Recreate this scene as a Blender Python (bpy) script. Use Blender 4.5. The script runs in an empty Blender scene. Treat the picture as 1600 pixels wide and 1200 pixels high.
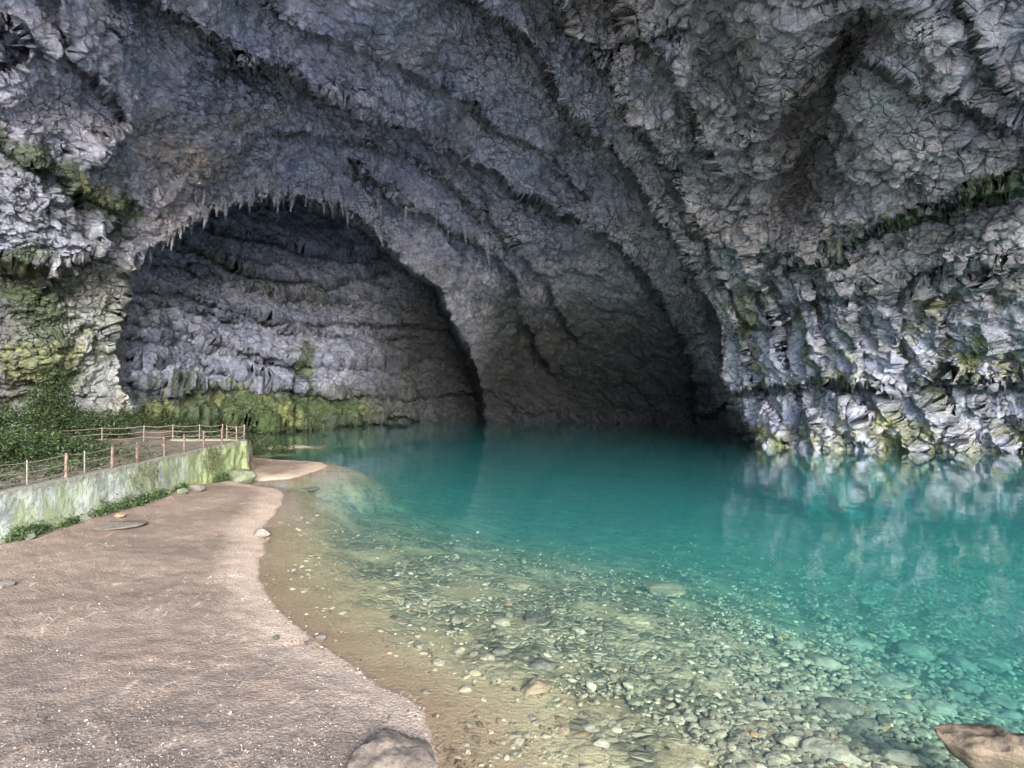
import bpy, math, random
import numpy as np
from mathutils import Vector, Matrix
R = math.radians
rng = np.random.default_rng(7)
random.seed(7)
F = 889.0          # focal length in photo pixels (1600 wide)
CH = 4.0           # eye height above the water
scene = bpy.context.scene
col = scene.collection

# ------------------------------------------------------------------ noise
_perm = np.random.default_rng(3).permutation(256).astype(np.int64)
_perm = np.concatenate([_perm, _perm, _perm])
_g = np.random.default_rng(5).normal(size=(256, 3)); _g /= np.linalg.norm(_g, axis=1)[:, None]
_g = _g.astype(np.float32)
_rv = np.random.default_rng(9).random((256, 4)).astype(np.float32)

def _h(ix, iy, iz):
    return _perm[(_perm[(_perm[ix & 255] + iy) & 255] + iz) & 255]

def perlin(P):
    P = P.astype(np.float32)
    fl = np.floor(P); i = fl.astype(np.int64); f = P - fl
    u = f * f * f * (f * (f * 6 - 15) + 10)
    out = 0
    for dx in (0, 1):
        wx = u[:, 0] if dx else 1 - u[:, 0]
        for dy in (0, 1):
            wy = u[:, 1] if dy else 1 - u[:, 1]
            for dz in (0, 1):
                wz = u[:, 2] if dz else 1 - u[:, 2]
                g = _g[_h(i[:, 0] + dx, i[:, 1] + dy, i[:, 2] + dz)]
                d = g[:, 0] * (f[:, 0] - dx) + g[:, 1] * (f[:, 1] - dy) + g[:, 2] * (f[:, 2] - dz)
                out = out + wx * wy * wz * d
    return out * 1.6

def fbm(P, scale, octv=4, gain=0.5, seed=0.0):
    P = P / scale + seed
    a, s, t = 1.0, 0.0, 0.0
    for k in range(octv):
        s = s + a * perlin(P); t += a
        P = P * 2.03 + 17.3; a *= gain
    return s / t

def ridged(P, scale, octv=4, gain=0.55, seed=0.0):
    P = P / scale + seed
    a, s, t = 1.0, 0.0, 0.0
    for k in range(octv):
        s = s + a * (1 - 2 * np.abs(perlin(P))); t += a
        P = P * 2.07 + 11.7; a *= gain
    return s / t

def billow(P, scale, octv=4, gain=0.55, seed=0.0):
    return -ridged(P, scale, octv, gain, seed)

_dirs = np.random.default_rng(13).normal(size=(256, 3)).astype(np.float32); _dirs /= np.linalg.norm(_dirs, axis=1)[:, None]
def worley(P, scale, seed=0.0, jit=0.9):
    """distance to border (F2-F1), a random value of the cell, and the height of a randomly tilted facet in it"""
    P = (P / scale + seed).astype(np.float32)
    i0 = np.floor(P).astype(np.int64); f = P - i0
    n = len(P)
    f1 = np.full(n, 9., np.float32); f2 = f1.copy(); rid = np.zeros(n, np.float32); off = np.zeros((n, 3), np.float32); hid = np.zeros(n, np.int64)
    for dx in (-1, 0, 1):
        for dy in (-1, 0, 1):
            for dz in (-1, 0, 1):
                hh = _h(i0[:, 0] + dx, i0[:, 1] + dy, i0[:, 2] + dz)
                r = _rv[hh]
                o = np.stack([dx + .5 + jit * (r[:, 0] - .5) - f[:, 0], dy + .5 + jit * (r[:, 1] - .5) - f[:, 1], dz + .5 + jit * (r[:, 2] - .5) - f[:, 2]], 1)
                d = (o * o).sum(1)
                new = d < f1
                f2 = np.where(new, f1, np.minimum(f2, d)); rid = np.where(new, r[:, 3], rid); f1 = np.where(new, d, f1)
                off[new] = o[new]; hid[new] = hh[new]
    tilt = (off * _dirs[hid]).sum(1)
    f1 = np.sqrt(f1); f2 = np.sqrt(f2)
    return f2 - f1, rid, tilt

def sstep(a, b, x):
    t = np.clip((x - a) / (b - a), 0, 1)
    return t * t * (3 - 2 * t)

# ------------------------------------------------------------------ mesh helpers
def tag(o, label=None, cat=None, group=None, kind=None):
    if label: o['label'] = label
    if cat: o['category'] = cat
    if group: o['group'] = group
    if kind: o['kind'] = kind
    return o

def link(name, me, mat=None, parent=None):
    o = bpy.data.objects.new(name, me); col.objects.link(o)
    if mat is not None: me.materials.append(mat)
    if parent is not None: o.parent = parent
    return o

def mesh_np(name, V, faces, smooth=True, attrs=None):
    """faces: (n,k) int array"""
    me = bpy.data.meshes.new(name)
    n, k = faces.shape
    me.vertices.add(len(V)); me.vertices.foreach_set('co', V.astype(np.float32).ravel())
    me.loops.add(n * k); me.loops.foreach_set('vertex_index', faces.astype(np.int32).ravel())
    me.polygons.add(n); me.polygons.foreach_set('loop_start', np.arange(0, n * k, k, dtype=np.int32))
    me.polygons.foreach_set('loop_total', np.full(n, k, np.int32))
    me.polygons.foreach_set('use_smooth', np.full(n, smooth, bool))
    for an, data in (attrs or {}).items():
        if data.ndim == 1:
            a = me.attributes.new(an, 'FLOAT', 'POINT'); a.data.foreach_set('value', data.astype(np.float32))
        else:
            a = me.attributes.new(an, 'FLOAT_COLOR', 'POINT')
            c = np.ones((len(V), 4), np.float32); c[:, :3] = data; a.data.foreach_set('color', c.ravel())
    me.update(calc_edges=True); me.validate()
    return me

def grid_faces(nr, nc, mask=None):
    i = np.arange(nr * nc).reshape(nr, nc)
    q = np.stack([i[:-1, :-1], i[1:, :-1], i[1:, 1:], i[:-1, 1:]], -1)
    if mask is not None: return q[mask]
    return q.reshape(-1, 4)

def spaced(*segs):
    out = [segs[0][0]]
    for a, b, s in segs:
        n = max(1, int(round((b - a) / s))); out += list(np.linspace(a, b, n + 1)[1:])
    return np.array(out)

def grow(a, b, s0, s1):
    """samples from a to b with steps growing from s0 to s1"""
    out = [a]; L = abs(b - a); sg = 1 if b > a else -1
    while abs(out[-1] - a) < L:
        t = abs(out[-1] - a) / L; out.append(out[-1] + sg * (s0 + (s1 - s0) * t))
    return out[1:]

def poly_dist(X, Y, pts, closed=False):
    """distance to polyline, sign (+ to the right of the direction on screen with y down = 'below' when going left to right), end flag"""
    pts = np.array(pts, float)
    if closed: pts = np.vstack([pts, pts[:1]])
    best = np.full(X.shape, 1e18); sg = np.ones(X.shape); end = np.zeros(X.shape)
    n = len(pts) - 1
    for k in range(n):
        ax, ay = pts[k]; bx, by = pts[k + 1]; dx, dy = bx - ax, by - ay
        L2 = dx * dx + dy * dy + 1e-9
        t = ((X - ax) * dx + (Y - ay) * dy) / L2; tc = np.clip(t, 0, 1)
        ex = X - ax - tc * dx; ey = Y - ay - tc * dy
        d = ex * ex + ey * ey
        cr = dx * ey - dy * ex
        m = d < best
        best = np.where(m, d, best); sg = np.where(m, np.sign(cr), sg)
        if not closed:
            e = np.zeros(X.shape)
            L = math.sqrt(L2)
            if k == 0: e = np.where(t < 0, -t * L, e)
            if k == n - 1: e = np.where(t > 1, (t - 1) * L, e)
            end = np.where(m, e, end)
    return np.sqrt(best), sg, end

def inside(X, Y, pts):
    pts = np.array(pts, float); r = np.zeros(X.shape, bool); n = len(pts); j = n - 1
    for i in range(n):
        xi, yi = pts[i]; xj, yj = pts[j]
        if yi != yj:
            c = ((yi > Y) != (yj > Y)) & (X < (xj - xi) * (Y - yi) / (yj - yi) + xi)
            r ^= c
        j = i
    return r

def tps(ctrl, X, Y, s=600.0, lam=0.02):
    c = np.array(ctrl, float); px = c[:, 0] / s; py = c[:, 1] / s; v = c[:, 2]
    def U(r2): return np.where(r2 > 1e-12, 0.5 * r2 * np.log(r2 + 1e-12), 0)
    n = len(c)
    K = U((px[:, None] - px) ** 2 + (py[:, None] - py) ** 2) + lam * np.eye(n)
    Pm = np.stack([np.ones(n), px, py], 1)
    A = np.zeros((n + 3, n + 3)); A[:n, :n] = K; A[:n, n:] = Pm; A[n:, :n] = Pm.T
    w = np.linalg.solve(A, np.concatenate([v, np.zeros(3)]))
    x = X / s; y = Y / s
    out = w[n] + w[n + 1] * x + w[n + 2] * y
    for k in range(n): out = out + w[k] * U((x - px[k]) ** 2 + (y - py[k]) ** 2)
    return out

def world(x, y, d):
    return np.stack([(x - 800) / F * d, d, CH + (600 - y) / F * d], -1)

def on_plane(x, y, z=0.0):
    d = (CH - z) * F / (y - 600.0)
    return ((x - 800) / F * d, d)

# ------------------------------------------------------------------ node helper
def new_mat(name):
    m = bpy.data.materials.new(name); m.use_nodes = True
    nt = m.node_tree; nt.nodes.clear()
    out = nt.nodes.new('ShaderNodeOutputMaterial')
    return m, nt, out

class N:
    def __init__(s, nt): s.nt = nt
    def __call__(s, typ, ins=None, **props):
        n = s.nt.nodes.new(typ)
        for k, v in props.items(): setattr(n, k, v)
        for k, v in (ins or {}).items():
            sock = n.inputs[k]
            if isinstance(v, bpy.types.NodeSocket): s.nt.links.new(v, sock)
            else: sock.default_value = v
        return n
    def noise(s, vec, scale, detail=5, rough=0.55, dist=0.0, out='Fac'):
        return s('ShaderNodeTexNoise', {'Vector': vec, 'Scale': scale, 'Detail': detail, 'Roughness': rough, 'Distortion': dist}).outputs[out]
    def ramp(s, fac, stops, interp='LINEAR'):
        n = s('ShaderNodeValToRGB', {'Fac': fac}); cr = n.color_ramp; cr.interpolation = interp
        while len(cr.elements) < len(stops): cr.elements.new(0.5)
        for e, (p, c) in zip(cr.elements, stops):
            e.position = p; e.color = (c, c, c, 1) if isinstance(c, (int, float)) else (*c, 1)
        return n.outputs['Color']
    def mix(s, fac, a, b, blend='MIX'):
        n = s('ShaderNodeMix', data_type='RGBA', blend_type=blend)
        for i, v in ((0, fac), (6, a), (7, b)):
            if isinstance(v, bpy.types.NodeSocket): s.nt.links.new(v, n.inputs[i])
            else: n.inputs[i].default_value = v if i == 0 else ((*v, 1) if len(v) == 3 else v)
        return n.outputs[2]
    def math(s, op, a, b=0.0, clamp=False):
        n = s('ShaderNodeMath', operation=op, use_clamp=clamp)
        for i, v in ((0, a), (1, b)):
            if isinstance(v, bpy.types.NodeSocket): s.nt.links.new(v, n.inputs[i])
            else: n.inputs[i].default_value = v
        return n.outputs[0]
    def bump(s, h, strength, dist, normal=None):
        d = {'Height': h, 'Strength': strength, 'Distance': dist}
        if normal is not None: d['Normal'] = normal
        return s('ShaderNodeBump', d).outputs['Normal']
    def pos(s): return s('ShaderNodeNewGeometry').outputs['Position']
    def scalev(s, v, sc):
        return s('ShaderNodeMapping', {'Vector': v, 'Scale': sc}).outputs['Vector']
    def warp(s, v, scale, amt):
        nz = s('ShaderNodeTexNoise', {'Vector': v, 'Scale': scale, 'Detail': 3.0})
        sub = s('ShaderNodeVectorMath', {0: nz.outputs['Color'], 1: (0.5, 0.5, 0.5)}, operation='SUBTRACT')
        sc = s('ShaderNodeVectorMath', {0: sub.outputs[0], 'Scale': amt}, operation='SCALE')
        return s('ShaderNodeVectorMath', {0: v, 1: sc.outputs[0]}, operation='ADD').outputs[0]

def principled(n, out, color, rough=0.8, normal=None, spec=0.3):
    d = {'Base Color': color if isinstance(color, bpy.types.NodeSocket) else (*color, 1), 'Roughness': rough, 'Specular IOR Level': spec}
    if normal is not None: d['Normal'] = normal
    p = n('ShaderNodeBsdfPrincipled', d)
    n.nt.links.new(p.outputs[0], out.inputs[0])
    return p

def mat_cave():
    m, nt, out = new_mat('limestone'); n = N(nt)
    pos = n.pos()
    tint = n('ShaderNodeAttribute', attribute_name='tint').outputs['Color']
    w = n.warp(pos, .9, 0.9)
    wr = n('ShaderNodeMapping', {'Vector': w, 'Rotation': (0, R(38), 0), 'Scale': (.62, .8, 1.25)}).outputs['Vector']
    v1 = n('ShaderNodeTexVoronoi', {'Vector': wr, 'Scale': 1.5}, feature='DISTANCE_TO_EDGE').outputs['Distance']
    w2 = n.warp(pos, 3.0, 0.3)
    v2 = n('ShaderNodeTexVoronoi', {'Vector': w2, 'Scale': 5.0}, feature='DISTANCE_TO_EDGE').outputs['Distance']
    reg = n.ramp(n.noise(pos, .33, 4, .6), [(.44, 0.), (.56, 1.)])
    e1 = n.ramp(v1, [(0.0, 0.0), (0.03, 0.7), (0.2, 1.0)])
    e2 = n.ramp(v2, [(0.0, 0.0), (0.1, 0.8), (0.3, 1.0)])
    nz = n.noise(n.warp(pos, 2.0, 0.5), 4.0, 9, 0.66)
    nzs = n.noise(n('ShaderNodeMapping', {'Vector': n.warp(pos, 1.2, .7), 'Rotation': (0, R(38), 0), 'Scale': (.8, 1.2, 3.4)}).outputs['Vector'], 1.6, 8, 0.66)
    nz2 = n.noise(pos, 0.35, 5, 0.6)
    nz3 = n.noise(pos, 1.7, 6, 0.65)
    base = n.mix(n.ramp(nz2, [(0.35, 0.0), (0.65, 1.0)]), (0.82, 0.86, 0.95), (1.12, 1.08, 1.06))
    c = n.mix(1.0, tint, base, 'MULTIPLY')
    c = n.mix(1.0, c, n.ramp(nz3, [(0.33, .62), (0.5, 1.02), (.68, 1.2)]), 'MULTIPLY')
    c = n.mix(1.0, c, n.ramp(nz, [(0.3, .7), (.5, 1.0), (0.72, 1.45)]), 'MULTIPLY')
    crack = n.math('MULTIPLY', n.ramp(v1, [(0.0, 0.85), (0.03, 0.0)]), reg)
    c = n.mix(crack, c, (0.03, 0.03, 0.033))
    h = n.math('ADD', n.math('MULTIPLY', n.math('MULTIPLY', e1, reg), 0.12), n.math('MULTIPLY', n.math('MULTIPLY', e2, n.math('SUBTRACT', 1.15, reg)), 0.02))
    h = n.math('ADD', h, n.math('MULTIPLY', nz, 0.10))
    h = n.math('ADD', h, n.math('MULTIPLY', nzs, 0.30))
    nm = n.bump(h, 1.0, 1.0)
    rough = n.ramp(nz3, [(0.3, 0.65), (0.7, 0.95)])
    principled(n, out, c, rough, nm, 0.2)
    return m

# ------------------------------------------------------------------ CAVE SHELL
OUT = [  # x, y, forward distance : the near vault, left buttress and right wall
 (0,0,19),(200,0,21),(400,0,23),(600,0,23),(800,0,22),(1000,0,19),(1200,0,17),(1400,0,16),(1600,0,15),
 (0,110,20),(200,100,24),(400,120,29),(600,120,29),(800,110,27),(1000,110,22),(1200,110,19.5),(1400,100,18.5),(1600,110,17),
 (0,220,21),(200,210,27),(400,220,34),(600,230,37),(800,220,33),(1000,220,28),(1200,220,24),(1400,220,21),(1600,220,19),
 (0,340,22),(120,330,25),(200,360,29),(300,320,34),(450,290,39),(600,320,42),(700,350,43),(820,350,42),(950,350,38),(1050,390,35),(1200,360,29),(1400,340,25),(1600,330,21.5),
 (0,460,25),(100,460,26),(170,460,29),(650,410,46),(800,470,50),(950,470,49),(1040,480,43),(1120,480,36),(1250,470,31),(1400,470,28),(1600,450,25),
 (0,600,27),(100,600,28.5),(190,620,31),(0,700,28),(190,720,31),(800,580,57),(900,580,57),(1000,580,54),(1080,590,45),(1130,580,41),(1250,560,32.5),(1400,570,31),(1600,550,28.5),
 (760,650,61),(900,650,60),(1010,650,56),(1100,660,50),(1150,660,46),(1200,690,37.5),(1400,690,35),(1600,690,34),
 (760,760,61),(900,760,60),(1100,760,46),(1200,760,37.5),(1400,760,35),(1600,760,34),
 (300,450,38),(450,450,44),(600,550,50),(400,650,42),(600,680,54),(400,760,42),(600,760,54),
 (-400,-100,15),(-400,300,18),(-400,700,20),(-1200,0,11),(-1200,700,13),(-2500,0,5.5),(-2500,700,6.5),(-2500,-1500,4.5),
 (2100,0,14),(2100,300,19),(2100,700,30),(2900,0,13),(2900,700,21),(4100,0,9),(4100,700,14),(4100,-1500,4.5),
 (0,-300,14),(800,-300,15),(1600,-300,11),(0,-800,9.5),(800,-800,10.5),(1600,-800,7.8),(0,-1500,6.6),(800,-1500,7),(1600,-1500,5.4),
]
INN = [ # the deep chamber seen under the arch
 (150,420,33),(150,560,32),(150,660,31.5),(250,350,43),(250,450,40),(250,560,38),(240,640,36.5),(220,720,36),
 (350,310,50),(350,420,48),(350,520,46.5),(350,610,45),(350,655,43.5),(350,700,43),(350,760,43),
 (480,290,56),(480,400,55),(480,500,54),(480,590,52),(480,640,50),(480,670,49),(480,760,49),
 (600,340,61),(600,450,61),(600,540,60),(600,620,58),(600,662,57),(600,760,57),
 (700,400,62),(700,500,66),(700,600,66),(700,650,63),(700,760,63),(780,500,68),(780,600,69),(780,660,66),(780,760,66)]
OPEN = [(190,790),(203,690),(205,645),(188,600),(176,545),(170,500),(180,440),(215,405),(270,365),(320,335),(360,322),(420,311),(480,308),
 (530,325),(575,352),(610,385),(650,420),(690,450),(706,490),(725,530),(740,570),(752,610),(760,650),(766,790)]
# fissures and ledges: points, depth, width of the near slope, recover length, width of lip ; hollow lies to the right of travel (screen, y down)
CREASE = [
 ([(735,-30),(780,25),(830,60),(870,130),(900,180),(960,240),(1010,300),(1050,360),(1095,430),(1125,520),(1130,600),(1160,650),(1195,700)],3.0,60,30),
 ([(200,-40),(270,12),(320,50),(400,100),(430,108),(520,148),(600,182),(680,220),(760,262),(800,288),(860,315),(930,355),(1000,412),(1055,490),(1085,570),(1100,640)],2.6,48,26),
 ([(330,96),(380,96),(440,104),(500,140),(560,165)],1.6,30,20),
 ([(380,-20),(450,38),(560,72),(680,128),(760,180),(850,245),(900,300)],1.1,26,20),
 ([(560,262),(600,300),(640,328),(700,352),(760,382),(800,430),(820,500),(850,560)],1.8,34,18),
 ([(440,212),(500,208),(560,222),(640,250),(720,300),(800,372),(850,440),(900,520)],1.2,40,20),
 ([(700,450),(720,400),(690,360)],0.6,20,14),
 ([(860,-20),(905,60),(965,130),(1010,200),(1055,290),(1100,370),(1130,430)],1.3,40,30),
 ([(960,-30),(1000,60),(1060,120),(1090,200),(1130,270)],1.0,30,26),
 ([(1235,408),(1260,396),(1330,372),(1450,322),(1620,272),(1800,230)],1.5,26,10),
 ([(1240,474),(1280,460),(1400,430),(1500,410),(1620,398),(1800,380)],0.9,22,10),
 ([(1110,640),(1140,612),(1200,600),(1240,612),(1290,592),(1380,604),(1400,598),(1480,575),(1540,590),(1620,585),(1800,560)],1.7,26,12),
 ([(1130,540),(1160,505),(1200,520),(1230,500)],0.9,26,14),
 ([(1228,692),(1205,650),(1180,610)],0.9,24,18),([(1300,694),(1270,655),(1235,612)],0.9,24,20),([(1362,696),(1335,650),(1295,605)],0.9,22,20),
 ([(1432,696),(1405,655),(1370,612)],0.8,22,20),([(1500,694),(1470,650),(1440,610)],0.8,22,20),([(1570,694),(1545,650),(1500,600)],0.8,22,20),
 ([(1222,560),(1208,490),(1178,405)],0.9,22,22),([(1168,560),(1150,500),(1130,440)],0.8,20,18),([(1290,585),(1275,520),(1262,450)],0.7,26,22),
 ([(1345,590),(1340,520),(1322,455)],0.7,24,22),([(1400,590),(1402,520),(1392,450)],0.6,24,20),([(1450,580),(1470,520),(1460,440)],0.9,24,20),([(1560,575),(1550,500),(1530,430)],0.7,24,20),
 ([(-60,395),(0,392),(70,402),(110,395),(145,378),(175,352)],1.3,44,26),
 ([(-60,200),(0,215),(60,250),(120,300),(170,325),(215,322)],.6,26,18),
 ([(-40,20),(20,40),(55,80),(30,120),(-40,140)],1.2,30,20),
 ([(95,-20),(100,50),(130,100),(180,150),(200,190),(150,220)],0.9,40,24),
 ([(1500,-20),(1530,60),(1560,130),(1620,170)],0.8,24,18),
 ([(1310,20),(1360,90),(1430,130),(1500,160),(1560,180),(1640,190)],0.9,30,24),
]
CREASE_IN = [
 ([(400,340),(470,352),(560,350),(620,356)],1.0,14,10),
 ([(180,470),(280,482),(400,500),(520,525),(640,528)],0.8,12,8),
 ([(170,520),(260,528),(360,552),(460,575)],0.8,12,8),
 ([(230,410),(320,425),(420,460),(540,470)],0.8,12,8),
 ([(190,555),(300,566),(420,588)],0.6,10,8),
 ([(460,560),(468,600),(470,650)],1.0,16,8),

 ([(330,350),(400,372),(480,392),(560,396),(650,392)],1.8,26,14),
 ([(240,372),(330,398),(400,430),(500,440),(600,420)],1.2,24,14),
 ([(170,440),(260,452),(350,480),(450,500),(560,505),(700,510)],0.9,20,12),
 ([(165,495),(250,505),(330,530),(430,560),(520,570),(650,560)],0.8,20,10),
 ([(180,592),(260,598),(350,600),(430,600),(500,612),(600,616),(760,612)],1.2,18,8),
 ([(200,645),(300,650),(400,660),(480,664),(560,655),(650,652)],1.2,20,8),
]

CK = 1.35
def apply_creases(D, X, Y, lst, wx, wy, crk=None):
    for pts, amp, L, lip in lst:
        x0, y0 = np.min(pts, 0) - 3 * L - 30; x1, y1 = np.max(pts, 0) + 3 * L + 30
        m = (X > x0) & (X < x1) & (Y > y0) & (Y < y1)
        if not m.any(): continue
        xx = X[m] + .6 * wx[m]; yy = Y[m] + .6 * wy[m]
        d, sg, en = poly_dist(xx, yy, pts)
        fade = np.exp(-(en / 18) ** 2)
        # travelling left->right with y down, 'right' (cross>0) is below on screen
        hol = np.where(sg > 0, np.exp(-d / L) * (1 - np.exp(-d / 2.5)), 0)
        bul = np.where(sg <= 0, np.exp(-d / lip), np.exp(-d / 2.5))
        D[m] += amp * CK * fade * (hol * 1.15 - bul * 0.5)
        if crk is not None: crk[m] = np.maximum(crk[m], fade * np.where(sg > 0, np.exp(-(d / (3 + L * .14)) ** 2), np.exp(-(d / 2.) ** 2)) * min(1., amp))
    return D

def build_cave():
    gx = np.array(sorted(grow(-60, -2600, 3, 60)) + list(spaced((-60, 1660, 1.45))) + grow(1660, 4200, 3, 60))
    gy = np.array(sorted(grow(-40, -1560, 3, 40)) + list(spaced((-40, 712, 1.45))) + grow(712, 900, 2, 12))
    nc, nr = len(gx), len(gy)
    X, Y = np.meshgrid(gx, gy); X = X.ravel(); Y = Y.ravel()
    Z0 = np.zeros_like(X)
    S = np.stack([X, Y, Z0], 1)
    wx = 16 * fbm(S, 70, 4, seed=3.1) + 5 * fbm(S, 14, 3, seed=9.1)
    wy = 16 * fbm(S, 70, 4, seed=7.7) + 7 * fbm(S, 11, 3, seed=1.9)
    do = tps([(a, b, math.log(c)) for a, b, c in OUT], X, Y); do = np.exp(do)
    di = np.exp(tps([(a, b, math.log(c)) for a, b, c in INN], X, Y))
    near = (X > -300) & (X < 2000) & (Y > -200)
    crk = np.zeros(len(X)); do = apply_creases(do, X, Y, CREASE, wx, wy, crk)
    crki = np.zeros(len(X)); di = np.clip(apply_creases(di, X, Y, CREASE_IN, wx * .5, wy * .4, crki), 30, 75)
    # brown hollow of the right roof
    d, _, en = poly_dist(X + wx, Y + wy, [(1340, 40), (1280, 130), (1245, 210), (1255, 290)])
    do += 2.0 * np.exp(-(d / 46) ** 2)
    d, _, en = poly_dist(X + wx, Y + wy, [(1120, 20), (1130, 110), (1170, 170)])
    do += 1.0 * np.exp(-(d / 30) ** 2)
    for bx, by, br, ba in ((1205,205,50,1.1),(1480,90,60,1.0),(1040,90,46,.8),(1000,170,34,.7),(1310,300,60,.7),(60,70,60,.8),(150,80,60,.7),
                           (170,190,60,.9),(60,300,60,1.2),(110,345,40,1.0),(310,225,60,.6),(1180,430,26,.8),(1420,250,70,.6),(40,560,50,.9)):
        rr = ((X + wx - bx) ** 2 + (Y + wy - by) ** 2) / br ** 2
        do -= ba * np.exp(-rr * 1.2)
    # opening
    ox, oy = X + .8 * wx, Y + .8 * wy
    # ragged, dripping lip on the top edge of the arch
    tooth = np.abs(perlin(np.stack([X / 7.5, Y / 60 + 5, Z0], 1))) * 14 * sstep(430, 400, Y)
    oy = oy - tooth + 4
    de, _, _ = poly_dist(ox, oy, OPEN, True); ins = inside(ox, oy, OPEN)
    sd = np.where(ins, de, -de)
    t = sstep(0, 12, sd)
    D = do * (1 - t) + np.maximum(di, do) * t
    D += -1.0 * np.exp(-np.abs(sd) / 16) * (sd < 0)
    D = np.maximum(D, 3.0)
    P = world(X, Y, D)
    # beyond the frame: unseen roof and side walls run back, shaped for the light
    P[:, 1] -= 4 * sstep(-350, -1560, Y) + 3 * sstep(900, 3300, np.abs(X - 800)) * (1 - sstep(-350, -1560, Y))
    # base normals towards the camera side
    G = P.reshape(nr, nc, 3)
    def norms(G):
        du = np.gradient(G, axis=1); dv = np.gradient(G, axis=0)
        n = np.cross(dv, du); n /= np.linalg.norm(n, axis=2)[:, :, None] + 1e-12
        return n
    nb = norms(G).reshape(-1, 3)
    view = P - np.array([0, 0, CH]); view /= np.linalg.norm(view, axis=1)[:, None]
    sgn = np.sign(-(nb * view).sum(1)); nb *= sgn[:, None]
    # push partly towards the eye so steep steps do not fold over
    nd = nb * 0.75 - view * 0.45; nd /= np.linalg.norm(nd, axis=1)[:, None]
    # regions
    inner = t
    rightlow = sstep(1090, 1170, X + wx) * sstep(420, 480, Y + wy) * (1 - inner)
    strata_r = sstep(1150, 1260, X) * sstep(255, 300, Y + .28 * (X - 1600) * -1 * -1 + 20) * (1 - sstep(430, 470, Y)) * (1 - inner)
    roof = (1 - inner) * (1 - rightlow)
    rightroof = roof * sstep(740, 900, X - (Y - 0) * 0.75 + 0)       # right of the big diagonal edge
    leftbut = (1 - inner) * sstep(230, 190, X)
    midroof = np.clip(roof - rightroof - leftbut, 0, 1)
    rm = sstep(-.35, .15, fbm(P, 5.0, 3, seed=71.)); rm2 = sstep(-.25, .2, fbm(P, 3.0, 3, seed=81.))
    Pw = P + 0.7 * np.stack([fbm(P, 3.0, 3, seed=s) for s in (1.5, 2.5, 3.5)], 1)
    # large forms
    h = 0.9 * fbm(P, 7.5, 3, seed=4.4) + 0.5 * billow(P, 4.0, 3, seed=8.8)
    # bedding flakes along the vault: diagonal stretch
    a = R(38)
    def rot(Pp, ang):   # rotate in x-z plane
        c, s = math.cos(ang), math.sin(ang)
        return np.stack([Pp[:, 0] * c - Pp[:, 2] * s, Pp[:, 1], Pp[:, 0] * s + Pp[:, 2] * c], 1)
    Q = rot(Pw, a)      # rotated so that x runs down-right along the bands
    fl = ridged(Q * np.array([0.38, 0.7, 1.5]), 1.5, 5, 0.62, seed=2.2)
    fl2 = ridged(Pw * np.array([1.2, 1, .55]), 0.62, 3, 0.6, seed=6.2)
    h += midroof * (0.42 * fl + 0.10 * fl2)
    # blocky cracked plates
    W1, id1, tl1 = worley(Pw * np.array([.8, .9, 1.1]), 2.3, 1.3)
    W5, id5, tl5 = worley(Pw * np.array([1.15, 1, .8]), 1.05, 8.3)
    W2, id2, tl2 = worley(P + 0.35 * np.stack([fbm(P, 1.2, 2, seed=s) for s in (11.5, 12.5, 13.5)], 1), 0.72, 3.3)
    pl = (id1 - .5) * 0.6 + 0.25 * sstep(0, .12, W1) + 1.1 * tl1 + .42 * tl5 + .14 * sstep(0, .1, W5)
    pl2 = (id2 - .5) * 0.12 + 0.16 * sstep(0, .13, W2) + .26 * tl2
    h += (rightroof + leftbut * .8) * (pl * (.35 + .65 * rm2) + pl2 * (.1 + .9 * rm) + 0.04 * fl2 + .22 * (1 - rm) * fl) + midroof * (0.3 * pl * (.3 + .7 * rm2) + 0.22 * pl2)
    # hanging curtains of the right wall: stretched vertically
    C = rot(Pw, R(-14)) * np.array([1.0, 1.0, 0.26])
    cur = ridged(C, 1.35, 4, 0.55, seed=5.7)
    cur2 = ridged(Pw * np.array([1, 1, .45]), .55, 3, 0.6, seed=4.1)
    h += rightlow * (0.8 * cur + 0.15 * cur2 + 0.10 * pl + .15 * pl2)
    # flat strata
    T = Pw * np.array([0.22, 0.3, 1.6]); T[:, 2] += -0.10 * Pw[:, 0]
    stv = ridged(T, 1.7, 5, 0.6, seed=7.1)
    h += strata_r * 0.6 * stv
    W3, id3, _ = worley(Pw * np.array([.45, .6, 1.0]), 1.5, 6.1)
    h += inner * (0.85 * ridged(Pw * np.array([0.16, 0.3, 1.25]) + np.array([0, 0, 1]) * (0.12 * Pw[:, :1]), 2.4, 5, 0.6, seed=9.3)
                  + 0.35 * ((id3 - .5) + .6 * sstep(0, .2, W3)) + 0.22 * fl2)
    h += 0.13 * billow(P, .55, 3, .6, seed=3.9) + leftbut * 0.35 * ridged(Pw, 1.8, 4, .6, seed=1.1)
    h = h * (1 - .55 * np.exp(-np.abs(sd - 4) / 12))
    amp = np.clip(D / 24, .35, 1.35)
    P2 = P + nd * (h * amp)[:, None]
    # --- tint (stone colour, stains, moss, painted shade of recesses) fixed to the rock
    S2 = P2
    m1 = fbm(S2, 3.5, 5, .6, seed=21.); m2 = fbm(S2, 1.1, 4, .6, seed=31.); m3 = fbm(S2, 9., 3, seed=41.)
    colr = np.empty((len(X), 3)); colr[:] = (0.45, 0.455, 0.565)
    def blend(mask, c, k=1.0):
        w = np.clip(mask * k, 0, 1)[:, None]; colr[:] = colr * (1 - w) + np.array(c) * w
    warm = sstep(620, 1000, X - .3 * Y) * sstep(560, 380, Y) * (1 - inner)
    blend(warm, (0.40, 0.38, 0.385), .9)
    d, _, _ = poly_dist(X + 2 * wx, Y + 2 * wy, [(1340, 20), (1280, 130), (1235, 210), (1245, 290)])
    blend(np.exp(-(d / 70) ** 2), (0.135, 0.115, 0.10), .95)
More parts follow.
